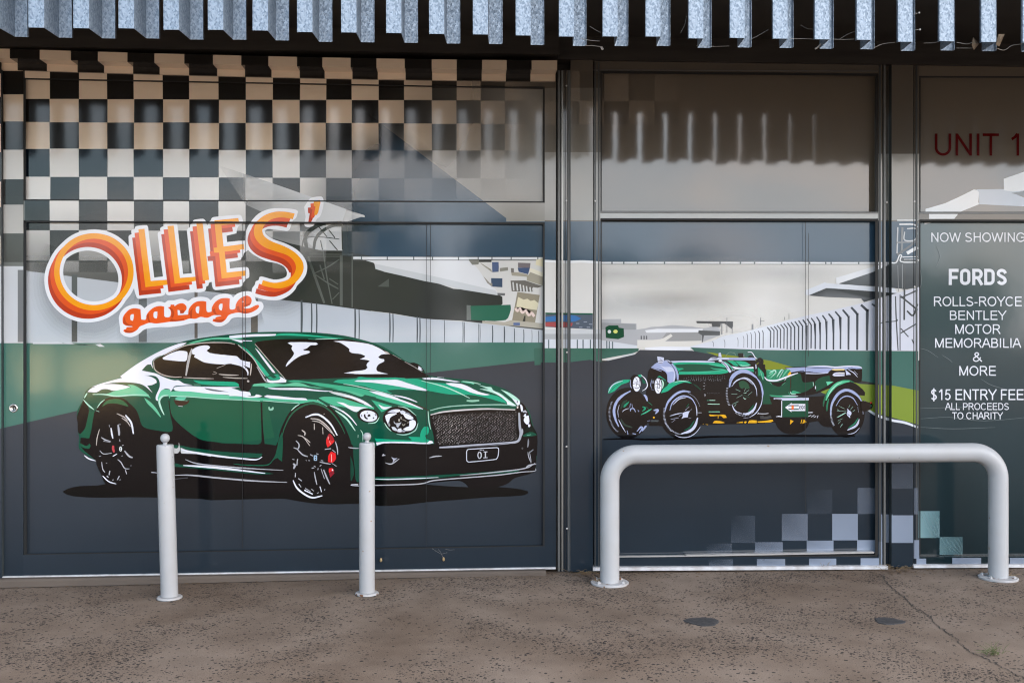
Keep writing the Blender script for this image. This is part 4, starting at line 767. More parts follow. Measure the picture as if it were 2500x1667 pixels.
p('tonneau', LV2, 'H', '1855,338 1948,420 1868,428'); k('tonneau', LV2, 12, 'H', '1900,340 1985,390 2050,462'); k('tonneau', LV2, 11, 'H', '1985,350 2052,420'); k('tonneau', kK, 18, 'H', '1950,330 2000,360', .6)
# tail mudguard
k('mudguard', (34, 104, 76), 40, 'H', '1505,850 1550,750 1640,640 1780,540 1900,515 1990,545', .3); k('mudguard', (82, 186, 140), 56, 'H', '1545,830 1600,700 1700,590 1800,545 1925,525', .25); k('mudguard', kp, 14, 'H', '1570,780 1630,670 1720,580 1800,540'); k('mudguard', (30, 96, 70), 26, 'H', '1500,930 1515,840 1540,780'); k('mudguard', (34, 120, 88), 26, 'H', '1560,1000 1565,900 1590,800'); p('mudguard', (100, 200, 160), 'H', '1548,535 1600,530 1665,535 1600,575 1570,595')
p('running_board', (60, 160, 120), 'H', '640,743 760,752 960,748 1110,760 1060,776 800,776 680,766'); k('running_board', kW, 12, 'H', '850,765 980,760 1100,762'); p('running_board', (60, 160, 120), 'H', '1000,690 1025,675 1150,712 1060,720 985,728'); k('running_board', kp, 12, 'H', '975,690 995,725 1070,732'); k('running_board', (70, 160, 124), 20, 'H', '950,700 965,740')
# tool box with arrow
p('tool_box', GR, 'H', '848,828 1264,828 1264,1097 848,1097', False); p('tool_box', LV2, 'H', '712,793 1272,790 1272,828 845,832 712,812', False); p('tool_box', kK, 'H', '725,806 840,812 848,830 740,818', False); k('tool_box', kW, 12, 'H', '840,838 838,1096', 1); k('tool_box', kW, 14, 'H', '750,1090 800,1084 840,1095')
p('tool_box', kW, 'H', '893,943 1002,868 990,886 1222,886 1222,998 990,1000 998,1020', False); p('tool_box', (44, 84, 72), 'H', '960,904 1112,904 1112,923 935,923', False); p('tool_box', (44, 84, 72), 'H', '935,961 1112,961 1112,980 960,980', False); p('tool_box', (214, 60, 36), 'H', '995,910 1032,910 1032,974 995,974', False); e('tool_box', (236, 130, 50), 'H', 1013, 942, 19, 22, n=16)
closed_ = lambda part, c, w, P_: paint(part, c, ribbon(P_+[P_[0]], w, 1), LMs)
closed_('racer.tool_box', (44, 48, 54), 1.5, ge('H', 1168, 941, 12, 29, n=14))
k('tool_box', (44, 48, 54), 12, 'H', '1197,912 1197,970', 1); k('tool_box', (44, 48, 54), 9, 'H', '1205,920 1196,912', 1); k('tool_box', (44, 48, 54), 10, 'H', '1145,915 1128,920 1126,935 1142,941 1124,948 1124,964 1146,969', 1)
# undertray in yellow and grey
for s in ('F|1700,1055 1850,1064 1960,1060 1988,1105 1940,1112 1890,1076 1730,1082', 'F|1765,1192 1800,1155 1900,1163 1955,1185 1900,1196', 'F|1600,1205 1620,1202 1618,1212', 'F|1645,1210 1690,1214 1680,1224', 'H|108,1187 220,1168 218,1190', 'H|232,1180 260,1162 285,1172 260,1198', 'H|298,1192 330,1148 440,1150 442,1190', 'H|452,1166 600,1152 690,1138 706,1160 650,1180 460,1182', 'H|975,1138 1030,1160 975,1216', 'H|1190,1132 1238,1172 1168,1202', 'H|1155,1135 1170,1135 1150,1200 1140,1195', 'F|808,1105 825,1085 842,1100 830,1125'):
    g_, s_ = s.split('|'); p('undertray', YE, g_, s_)
k('undertray', YE, 9, 'F', '1850,1068 1850,1118', 1)
for s, c, w in (('F|1672,830 1805,830', kp, 12), ('F|1685,888 1875,892', kp, 13), ('F|1700,1012 1880,1012', (120, 190, 160), 16), ('F|1672,828 1710,830', (20, 120, 90), 12), ('F|1535,1027 1588,1027', kL, 10), ('H|460,1040 560,1045 630,1036', kL, 13), ('H|1262,1025 1330,1022', kW, 16), ('H|1265,1085 1310,1065', kW, 11), ('H|1310,1095 1360,1065', kW, 10), ('H|1350,1105 1390,1080', kW, 10), ('H|1405,1110 1420,1070', kW, 10), ('H|455,1050 470,1025', kW, 9), ('F|1620,555 1640,560', kL, 10), ('F|1612,600 1640,605', kL, 10), ('F|1620,650 1635,640', kL, 10), ('F|1625,740 1645,738 1638,770', kL, 10)):
    g_, s_ = s.split('|'); k('undertray', c, w, g_, s_, .7)
p('undertray', (66, 66, 66), 'H', '490,1080 540,1070 560,1090 660,1070 680,1110 600,1130 500,1125'); p('undertray', (74, 80, 82), 'F', '780,1142 900,1145 895,1172 780,1172', False)
# bonnet
p('bonnet', GL, 'F', '1120,235 1250,224 1780,228 1990,280 2015,385 1900,410 1215,420 1225,380 1170,300')
p('bonnet', (10, 78, 60), 'F', '1160,262 1400,250 1700,262 1850,290 1990,310 1990,350 1700,365 1400,375 1225,372 1230,355 1300,330 1290,318 1200,312')
p('bonnet', (60, 180, 140), 'F', '1720,308 1800,325 1950,335 2000,370 1900,350 1780,335'); k('bonnet', (70, 190, 150), 12, 'F', '1230,385 1500,385 1750,370 1960,350'); k('bonnet', (70, 186, 146), 20, 'F', '1700,250 1850,275 1985,300')
p('bonnet', LV2, 'F', '1085,205 1350,198 1680,203 1800,213 1790,228 1250,222 1130,232')
p('radiator', LV, 'F', '783,302 870,232 1000,198 1060,220 1120,290 1168,380 1158,520 1085,568 1040,525 1028,400 960,350 850,322')
p('radiator', LV2, 'F', '930,278 1000,298 1100,300 1155,370 1158,500 1130,545 1150,400 1130,370 1040,378 990,330'); k('radiator', kK, 10, 'F', '800,318 900,340 990,380 1030,420 1040,520', .6); k('radiator', LV, 12, 'F', '785,312 860,335 950,370', .5)
p('radiator', LV2, 'F', '878,132 940,140 985,148 985,190 960,245 900,245 888,200'); k('radiator', kK, 11, 'F', '895,205 970,200', .7); k('radiator', kK, 10, 'F', '900,238 965,235', .7); k('radiator', kK, 12, 'F', '920,175 950,185', .7); k('radiator', kK, 16, 'F', '1030,195 1080,235 1110,260', .5); k('radiator', LV2, 14, 'F', '1000,195 1060,200 1090,225')
k('radiator', LV, 36, 'F', '1110,245 1170,330 1200,420 1205,505', .7); k('radiator', kK, 9, 'F', '1095,250 1150,330 1180,420 1180,510', .7)
k('bonnet', LV2, 42, 'F', '1890,205 1975,270 2020,340 2050,385', .6); k('bonnet', kK, 10, 'F', '1870,205 1950,250 2010,330', .6); k('bonnet', (80, 180, 150), 22, 'F', '1950,215 2040,280 2090,350', .6); k('bonnet', kK, 9, 'F', '1990,215 2080,285 2120,345', .6); k('bonnet', LV2, 22, 'F', '2040,360 2120,350'); e('bonnet', kW, 'F', 1885, 200, 28, 18); k('bonnet', kK, 18, 'F', '1780,195 1870,225', .5)
p('cowl', kK, 'H', '60,190 400,192 445,240 420,330 400,380 380,380 395,300 180,300 100,215')
p('cowl', LV2, 'F', '1680,198 1745,148 1860,150 2352,150 2352,186 2100,188 1900,180'); p('cowl', LV, 'H', '0,148 250,160 400,150 432,190 400,192 200,190 0,185'); p('cowl', kK, 'F', '1740,158 1850,152 1820,170 1740,168')
p('cowl', GL, 'F', '1990,200 2105,205 2180,280 2120,282 2060,240'); p('cowl', (40, 170, 130), 'H', '85,203 250,212 350,268 300,285 185,290 130,235'); k('cowl', kp, 10, 'H', '180,262 220,280 340,270')
p('cowl', kW, 'H', '35,285 180,308 380,298 395,322 250,325 100,335'); p('cowl', (30, 150, 114), 'H', '95,335 250,325 385,322 400,380 320,360 180,345'); k('cowl', LV2, 22, 'H', '430,255 430,330', .6); k('cowl', kL, 10, 'H', '425,370 425,410'); k('cowl', kK, 40, 'H', '445,250 440,420', .6); k('cowl', LV2, 24, 'H', '425,258 432,320', .6)
p('windscreen', LV2, 'F', '1858,78 1890,68 1905,130 1905,142 1856,138'); p('windscreen', kK, 'F', '2172,80 2248,76 2258,145 2180,145', False); k('windscreen', kW, 9, 'F', '2262,90 2262,140'); k('windscreen', (120, 150, 130), 7, 'F', '1968,140 2000,85 2050,66 2110,80 2130,110', .8); k('windscreen', kW, 13, 'H', '298,62 360,66 400,120 420,150 475,185', .6); k('windscreen', kK, 26, 'H', '300,140 350,128 400,140', .4)
closed_('racer.steering_wheel', kK, 6, ge('H', 490, 215, 42, 44, n=20)); e('steering_wheel', kK, 'H', 485, 230, 38, 36); k('steering_wheel', kK, 16, 'H', '530,255 580,350 592,450', .8); p('steering_wheel', (96, 100, 40), 'H', '430,250 470,222 475,240 445,262')
# louvre dots
for yy, x0, x1, st, sz in ((450, 1310, 1960, 38, 4), (470, 1310, 1960, 38, 4), (486, 1310, 1960, 38, 5), (512, 1235, 1920, 30, 7), (590, 1660, 1720, 30, 4), (716, 1680, 1880, 30, 4)):
    for x in range(x0, x1, st):
        if rr.random() < .85: paint('racer.bonnet', (150, 152, 160), ge('F', x+rr.uniform(-5, 5), yy+rr.uniform(-4, 4), sz, sz*.9, n=4), LMs)
# front mudguards and lamps
p('mudguard', GL, 'F', '93,722 108,640 200,550 330,505 442,498 430,535 300,585 200,680 130,712'); k('mudguard', LV2, 14, 'F', '98,705 150,605 230,550 330,518'); k('mudguard', kK, 6, 'F', '115,712 200,615 330,545', .5)
p('mudguard', GL, 'F', '938,712 1000,610 1100,548 1250,513 1380,530 1432,560 1300,546 1150,605 1050,680 980,705'); k('mudguard', kp, 10, 'F', '1140,548 1250,522 1380,532'); p('mudguard', (20, 56, 42), 'F', '1430,560 1510,590 1580,660 1570,670 1490,610')
e('headlamp', kK, 'F', 530, 558, 92, 136); e('headlamp', kW, 'F', 552, 572, 60, 118); k('headlamp', kK, 9, 'F', '492,575 540,560 600,590', .6); k('headlamp', kK, 9, 'F', '530,470 560,520 540,620', .6); k('headlamp', kK, 9, 'F', '600,480 590,560 610,640', .6); k('headlamp', kK, 10, 'F', '500,620 560,640 600,610', .6); k('headlamp', LV, 12, 'F', '455,500 448,580 470,640'); k('headlamp', kK, 8, 'F', '505,530 580,540', .6)
p('headlamp', (40, 160, 124), 'F', '568,430 625,415 640,450 600,460'); p('headlamp', (20, 90, 68), 'F', '630,470 680,520 700,560 650,560'); k('headlamp', kW, 15, 'F', '620,425 690,490 722,580 700,640 640,680')
e('headlamp', kK, 'F', 860, 592, 90, 130); k('headlamp', LV, 9, 'F', '795,490 775,580 790,640'); p('headlamp', (120, 126, 140), 'F', '800,520 825,510 825,560 800,560', False); k('headlamp', LV, 9, 'F', '780,655 830,665'); e('headlamp', kW, 'F', 893, 600, 56, 122)
for s in ('860,500 890,560 880,640', '840,580 900,570 940,610', '900,480 920,540 915,640', '870,650 900,690', '850,620 920,640'): k('headlamp', kK, 10, 'F', s, .6)
p('headlamp', (30, 140, 106), 'F', '878,458 920,440 1020,510 1000,520 960,480'); p('headlamp', (14, 66, 50), 'F', '960,490 1020,520 1050,590 960,660 950,560'); k('headlamp', kp, 22, 'F', '950,500 975,560 960,640')
# wheels
def arc(part, c, w, g, s, t=.35): k(part, c, w*(.8 if w > 18 else 1), g, s, t)
for c, w, s in ((LV, 52, 'F|455,680 340,745 240,840 190,980 210,1120 265,1250'), (LV2, 13, 'F|262,1130 310,1230 378,1342'), (LV2, 8, 'F|275,900 250,1000 262,1100'), (LV2, 10, 'F|320,1015 360,980 430,955'), (LV, 22, 'F|452,880 440,945'), (LV, 22, 'F|475,885 485,945'), (LV, 22, 'F|452,1005 455,970 500,960 535,1015'), (LV, 26, 'F|570,985 590,1010'), (LV, 34, 'F|555,1325 620,1255 640,1280 590,1350'), (LV, 36, 'F|640,1320 690,1250 712,1245'), (LV, 34, 'F|400,1310 412,1375'), (LV, 36, 'F|485,1358 540,1368'), (LV, 44, 'F|665,740 700,775 722,845'), (LV, 44, 'F|820,990 890,985 850,1045'), (LV, 20, 'F|720,1160 770,1152'),
        (LV, 44, 'F|1000,1010 1050,860 1170,735 1290,685 1410,695'), (LV, 30, 'F|1080,990 1120,870 1220,785 1320,762 1430,805 1500,920'), (LV2, 14, 'F|1130,900 1230,810 1340,785'), (LV2, 15, 'F|1495,910 1510,990 1512,1075'), (LV2, 54, 'F|1525,1105 1480,1240 1400,1318 1265,1362'), (LV2, 12, 'F|1160,1380 1250,1418 1380,1412 1490,1350 1565,1255'), (LV2, 13, 'F|1080,1080 1180,1050 1280,1030'), (LV2, 13, 'F|1095,1132 1220,1108'), (LV2, 10, 'F|1325,990 1390,930'), (LV2, 8, 'F|1225,1085 1280,1050'), (LV2, 8, 'F|1110,1180 1165,1140'), (LV2, 8, 'F|1410,990 1430,965'), (LV2, 8, 'F|1380,1113 1418,1113'),
        (LV, 54, 'H|1620,1080 1635,900 1730,735 1850,668 1960,690 2060,765 2112,842'), (LV, 22, 'H|1705,920 1780,805 1880,762 1980,800 2050,910'), (LV2, 40, 'H|2078,1130 2025,1235 1885,1305'), (LV2, 10, 'H|2082,1265 2000,1345 1890,1372'), (LV2, 8, 'H|2050,930 2065,1020'), (kp, 12, 'H|1720,1105 1790,1065 1865,1025'), (kp, 8, 'H|1720,1000 1870,998'), (kp, 8, 'H|1725,975 1765,1000'), (kp, 8, 'H|1750,920 1845,965'), (kp, 8, 'H|1930,900 1905,945'), (kp, 8, 'H|1975,930 1935,980'), (kp, 9, 'H|2005,980 1970,1010'), (kp, 8, 'H|1735,1155 1805,1120'), (kp, 8, 'H|1740,1205 1780,1160'), (kp, 8, 'H|1775,1255 1810,1205'), (LV2, 10, 'H|2135,1000 2138,1055')):
    g_, s_ = s.split('|'); arc('wheel', c, w, g_, s_)
for c, w, s in ((LV, 74, 'H|5,620 30,500 100,410 210,365 330,390 440,470'), (LV, 36, 'H|430,460 500,560 535,700 530,790'), (LV2, 20, 'H|40,610 120,520 250,470 360,530 430,640 445,760'), (LV2, 12, 'H|60,560 150,495 270,490 380,580'), (LV2, 44, 'H|440,870 390,980 290,1045 220,1042'), (LV2, 18, 'H|45,900 100,1000 210,1045'), (LV2, 14, 'H|535,760 510,900 430,1030 325,1102'), (LV2, 10, 'H|230,1110 310,1105'), (kp, 8, 'H|35,730 130,728'), (kp, 9, 'H|105,652 180,688'), (kp, 8, 'H|120,790 210,745'), (kp, 8, 'H|300,750 368,695'), (kp, 8, 'H|260,640 245,690'), (kp, 8, 'H|320,665 270,695'), (kp, 10, 'H|225,780 250,808 275,798'), (kp, 8, 'H|55,890 148,848'), (kp, 8, 'H|85,925 115,890'), (kp, 16, 'H|230,712 275,712'), ((30, 96, 72), 12, 'H|230,740 330,790')):
    g_, s_ = s.split('|'); arc('spare_wheel', c, w, g_, s_)
p('spare_wheel', (40, 78, 56), 'H', '150,540 220,515 300,560 330,640 280,650 240,630 210,650 170,620'); p('spare_wheel', (20, 76, 56), 'H', '300,1000 390,890 385,950 320,1010')
p('wheel', LV2, 'F', '1285,1030 1340,1010 1400,998 1375,1050 1365,1100 1310,1105 1268,1122 1285,1085'); p('wheel', LV2, 'H', '1885,955 1910,985 1950,1020 1945,1060 1930,1075 1932,1112 1890,1075 1878,1040 1888,1000'); k('wheel', kK, 9, 'H', '1890,1040 1905,1062 1925,1060', .7)
p('wheel', (26, 130, 98), 'F', '340,945 350,900 435,840 425,865 375,930'); k('wheel', (26, 140, 106), 26, 'F', '640,930 690,955 640,1005'); k('wheel', (60, 170, 130), 22, 'F', '620,1060 700,1020 790,965'); k('wheel', (26, 130, 98), 14, 'F', '730,855 800,910'); k('wheel', (24, 92, 70), 26, 'F', '700,930 750,970'); k('wheel', (18, 82, 62), 26, 'F', '1310,1310 1400,1260 1470,1150'); k('wheel', (26, 120, 92), 14, 'F', '1345,940 1385,885'); k('wheel', (40, 120, 92), 22, 'H', '1900,1270 2000,1200 2060,1110'); k('wheel', (46, 60, 52), 30, 'F', '300,1130 360,1220 480,1260', .7); k('wheel', (30, 56, 46), 40, 'F', '300,960 340,870 400,830', .5)
for i in range(26):          # tread lettering and blocks
    a = 150+i*3.4; x = 405+302*math.cos(R(a)); y = 1035-358*math.sin(R(a))
    k('wheel', (176, 180, 196), 7, 'F', f'{x:.0f},{y:.0f} {x+26:.0f},{y-3:.0f}', .8)
for i in range(20):
    a = 165+i*3.6; x = 1262+290*math.cos(R(a)); y = 1045-345*math.sin(R(a)); k('wheel', (190, 194, 212), 7, 'F', f'{x:.0f},{y:.0f} {x+30:.0f},{y-4:.0f}', .8)
for i in range(22):
    a = 196+i*3.6; x = 1262+278*math.cos(R(a)); y = 1045-330*math.sin(R(a)); k('wheel', (190, 194, 212), 7, 'F', f'{x:.0f},{y:.0f} {x+rr.uniform(10,24):.0f},{y-12:.0f}', .8)
for i in range(13):
    a = 22+i*4; x = 1262+312*math.cos(R(a)); y = 1045-360*math.sin(R(a)); k('wheel', (170, 174, 190), 6, 'F', f'{x:.0f},{y:.0f} {x+10:.0f},{y+14:.0f}', .8)
for i in range(18):
    a = 140+i*4.2; x = 232+285*math.cos(R(a)); y = 725-350*math.sin(R(a)); k('spare_wheel', (70, 74, 90) if a < 165 else (190, 194, 208), 8, 'H', f'{x:.0f},{y:.0f} {x+30:.0f},{y-4:.0f}', .8)
for i in range(14):
    a = 240+i*5; x = 232+270*math.cos(R(a)); y = 725-340*math.sin(R(a)); k('spare_wheel', (196, 198, 210), 9, 'H', f'{x:.0f},{y:.0f} {x+8:.0f},{y+16:.0f}', .8)
for i in range(20):
    a = 150+i*3.4; x = 1872+262*math.cos(R(a)); y = 1032-350*math.sin(R(a)); k('wheel', (196, 200, 214), 8, 'H', f'{x:.0f},{y:.0f} {x+28:.0f},{y-6:.0f}', .8)
p('taillight', kK, 'H', '2105,850 2160,835 2190,850 2230,862 2282,850 2284,945 2200,1000 2110,1000'); e('taillight', (196, 60, 50), 'H', 2262, 868, 14, 14, n=14); k('taillight', (70, 150, 110), 14, 'H', '2250,912 2282,912'); k('taillight', kL, 8, 'H', '2150,845 2180,838'); e('taillight', (40, 44, 46), 'H', 2262, 935, 22, 22, n=14)
# ------------------------------------------------------------------ the lettering over the door
IDX[0] = BASE_IDX
OR, OM, OD, LW = (246, 160, 30), (226, 84, 36), (184, 58, 34), (234, 234, 238)
def lay(part, col, poly): paint(part, col, poly, ('ll', 'transom', 'ul'))
# soft printed drop shadow
for w, a in ((46, .03), (37, .035), (28, .035), (20, .04), (13, .05)):
    for s in ('130,600 112,690 150,770 230,800 300,760 330,700', '330,720 420,745 470,738 560,725 600,700', '310,790 330,835 400,815 560,790 640,770', '600,730 690,735 745,690 758,640', '745,540 760,580'):
        lay('sign.drop_shadow', (50, 56, 58, a), ribbon(pts('Z', s), w*2, .5))
def lg(g, s, d=(0, 0)):
    return [(x+d[0], y+d[1]) for x, y in pts(g, s)]
D1, D2 = (-9.4, 8.6), (-15.3, 20.4)
N = 72; ox, oy, q = GRP['I']
def rad(cx, cy, rx, ry, a, px=597., py=950.):
    dx, dy = math.cos(a), math.sin(a); A = dx*dx/rx**2+dy*dy/ry**2; B = 2*((px-cx)*dx/rx**2+(py-cy)*dy/ry**2); C_ = (px-cx)**2/rx**2+(py-cy)**2/ry**2-1
    return (-B+math.sqrt(B*B-4*A*C_))/(2*A)
def strip(part, col, outer, inner):
    n = len(outer); IDX[0] += 1
    for i in range(n):
        j = (i+1) % n; IDX[0] -= 1
        lay(part, col, [outer[i], outer[j], inner[j], inner[i]])
cs = [(633, 900), (587, 945), (560, 1000)]; o_, n_ = [], []
for i in range(N):
    a = 2*math.pi*i/N; ro = max(rad(cx, cy, 476, 462, a) for cx, cy in cs)+45; ri = min(rad(cx, cy, 409, 396, a) for cx, cy in cs)-43
    o_.append((ox+(597+ro*math.cos(a))/q, oy+(950+ro*math.sin(a))/q)); n_.append((ox+(597+ri*math.cos(a))/q, oy+(950+ri*math.sin(a))/q))
strip('sign.outline', LW, o_, n_)
for s in ('I|1048,490 1055,465 1085,450 1080,425 1085,400 1120,385 1125,365 1145,352 1260,342 1280,360 1285,400 1355,968 1460,955 1500,950 1560,1050 1480,1060 1480,1090 1485,1165 1440,1190 1190,1222 1160,1220 1140,1195 1110,1080 1060,700',
          'Z|385,573 385.7,567.8 391.8,564.7 390.8,558.6 393.9,554.5 400,551.4 402,546.3 406,544.3 427.6,542.9 432.2,546.3 433.7,555.5 447,669 467,667.5 480,672 482,690 476,712 466,714.5 420,720.3 411,721 405,717 402,705',
          'J|158,410 170,380 190,370 195,340 220,325 225,300 250,288 330,280 355,300 372,345 390,540 440,900 430,945 395,960 385,990 365,1000 360,1030 340,1050 260,1062 238,1045 228,1000',
          'J|345,390 355,360 378,345 380,320 410,300 420,275 445,262 710,238 738,250 755,320 745,340 715,355 700,370 690,400 685,435 580,460 585,527 775,512 805,530 812,600 800,620 780,635 765,645 755,680 740,690 730,715 610,738 616,808 790,793 815,810 822,890 810,910 785,920 775,940 755,960 745,990 720,1005 470,1038 440,1025 425,985 400,760 365,730 350,640 360,610',
          'J|1340,200 1320,270 1285,300 1260,370 1245,400 1220,410 1100,395 1020,390 990,410 995,440 1060,490 1200,540 1330,610 1410,700 1437,780 1425,870 1380,940 1330,990 1310,1030 1250,1090 1150,1140 1050,1145 950,1130 870,1105 850,1080 852,1020 880,980 890,945 920,930 930,900 955,893 1080,925 1170,915 1215,890 1222,850 1190,790 1120,755 1000,730 880,670 800,600 775,500 790,400 840,310 920,225 1040,175 1180,168 1310,182',
          'J|1440,100 1475,60 1580,43 1605,60 1612,110 1595,200 1570,260 1540,280 1510,345 1480,365 1425,365 1405,340 1420,260 1405,160 1420,130',
          'Q|65,520 65,450 100,370 180,300 300,265 390,275 450,325 520,270 640,225 720,230 760,240 800,210 900,205 1000,180 1080,200 1110,215 1180,170 1290,150 1400,165 1450,205 1520,140 1640,105 1750,120 1790,160 1850,105 1980,68 2080,85 2120,160 2140,215 2220,230 2250,290 2230,350 2150,430 2000,470 1870,460 1770,480 1720,540 1620,595 1520,595 1430,540 1320,545 1180,550 1000,590 830,610 690,610 540,625 440,650 370,710 260,762 150,745 85,690 80,620'):
    g_, s_ = s.split('|'); lay('sign.outline', LW, smooth_closed(pts(g_, s_)))
for j, (col, (cx, cy)) in enumerate(((OD, cs[2]), (OM, cs[1]), (OR, cs[0]))):
    strip('sign.letter.O', col, [(ox+(cx+476*math.cos(2*math.pi*i/N))/q, oy+(cy+462*math.sin(2*math.pi*i/N))/q) for i in range(N)], [(ox+(cx+409*math.cos(2*math.pi*i/N))/q, oy+(cy+396*math.sin(2*math.pi*i/N))/q) for i in range(N)])
# put the white inner rim back over the lower colour layers
n2_ = []
for i in range(N):
    a = 2*math.pi*i/N; ri = min(rad(cx, cy, 409, 396, a) for cx, cy in cs); n2_.append((ox+(597+ri*math.cos(a))/q, oy+(950+ri*math.sin(a))/q))
strip('sign.outline', LW, n2_, n_)
for nm, g_, s_ in (('L', 'Z', '337.8,560.2 352.7,558.6 368,686 407,683 409,695.3 355,701'), ('L2', 'Z', '408.8,551.8 424,550.8 439.5,678.5 477.4,675.5 478.6,686 426.4,692.7'), ('I', 'J', '258,325 325,318 395,930 330,938'),
                   ('E', 'J', '450,297 705,272 715,328 525,350 548,575 760,548 768,603 560,630 582,850 778,830 785,885 528,915 500,640 448,640 442,590 478,584 454,340')):
    for d, c in ((D2, OD), (D1, OM), ((0, 0), OR)): lay('sign.letter.'+nm, c, lg(g_, s_, d))
for d, c in ((D2, OD), (D1, OM), ((0, 0), OR)):
    lay('sign.letter.S', c, [(x+d[0], y+d[1]) for x, y in smooth_closed(pts('J', '1305,225 1285,285 1200,268 1110,270 1030,300 975,360 960,410 985,470 1060,520 1200,575 1310,640 1380,720 1400,790 1385,860 1330,940 1250,990 1150,1020 1050,1010 950,985 965,932 1080,960 1180,945 1250,915 1300,860 1318,790 1290,720 1220,665 1100,625 980,580 900,510 870,430 880,360 920,290 1000,235 1100,205 1200,205'))])
lay('sign.outline', LW, smooth_closed(pts('J', '960,415 1000,385 1100,365 1215,375 1210,400 1100,395 1020,390 990,410 995,440 1060,490 1200,540 1190,552 1060,505 985,465')))
lay('sign.outline', LW, smooth_closed(pts('J', '1222,850 1240,850 1262,855 1255,905 1180,938 1080,950 965,922 955,893 1080,925 1170,915 1215,890')))
for d, c in (((-14, 17), OD), ((-7.5, 7), OM), ((0, 0), OR)): lay('sign.letter.apostrophe', c, lg('J', '1505,88 1575,80 1578,110 1555,210 1540,240 1510,240 1525,150 1508,145', d))
Wd = '120,520 125,460 170,390 230,340 310,325 390,340 395,420 400,495 460,500 475,480 480,430 520,370 600,310 690,290 748,300 750,440 770,460 830,455 850,400 840,350 800,310 840,300 845,270 900,270 905,295 960,260 1030,250 1080,290 1085,340 1060,370 1040,400 990,405 985,360 950,350 955,430 1110,420 1120,340 1170,270 1240,225 1330,215 1385,225 1388,360 1410,385 1465,375 1470,310 1520,230 1600,180 1700,170 1740,180 1738,330 1770,345 1820,330 1830,270 1870,200 1940,150 2010,135 2060,170 2070,220 2040,280 1945,312 1980,330 2050,320 2130,280 2170,272 2182,300 2150,340 2060,390 1960,405 1880,390 1800,400 1720,430 1680,490 1620,535 1530,535 1478,520 1490,485 1520,485 1530,460 1612,442 1600,432 1540,430 1490,430 1400,470 1300,455 1220,485 1130,480 1040,510 920,525 830,530 720,545 620,555 520,545 440,575 380,600 340,650 260,695 170,695 130,670 145,645 170,640 180,610 270,607 265,596 180,590 130,560'
GO, GDk = (232, 92, 38), (190, 70, 34)
lay('sign.word', GO, smooth_closed(pts('Q', Wd)))
for s in ('130,540 170,575 240,595 270,575 220,570 170,530 150,450', '480,440 500,500 520,540 540,540 520,470 520,400', '820,310 870,330 900,400 880,470 850,460 860,390', '1120,400 1140,440 1140,480 1170,470 1170,380 1180,320', '1475,350 1500,400 1540,430 1600,425 1540,410 1510,330', '1835,300 1850,360 1900,390 2000,400 2100,370 2000,380 1900,360 1880,290', '850,480 930,500 1050,480 1040,508 920,523 830,528', '985,360 1040,350 1060,370 1040,400 990,405', '1950,290 2030,250 2060,230 2040,280', '145,650 250,670 320,650 260,692 170,692', '1490,490 1600,500 1670,480 1620,532 1530,532'):
    lay('sign.word', GDk, smooth_closed(pts('Q', s)))
for s in ('240,430 262,415 290,415 288,460 275,515 245,505 235,480', '590,390 615,375 645,375 645,430 636,480 605,475 588,455', '1226,320 1245,298 1278,295 1278,350 1268,405 1240,395 1226,370', '1575,290 1595,258 1628,255 1630,300 1618,358 1590,350 1575,320', '1920,235 1940,214 1952,238'):
    lay('sign.word', LW, smooth_closed(pts('Q', s)))
# ------------------------------------------------------------------ plain lettering
IDX[0] = BASE_IDX
def arcp(cx, cy, rx, ry, a0, a1, n=14): return [(cx+rx*math.cos(R(a0+(a1-a0)*i/n)), cy+ry*math.sin(R(a0+(a1-a0)*i/n))) for i in range(n+1)]
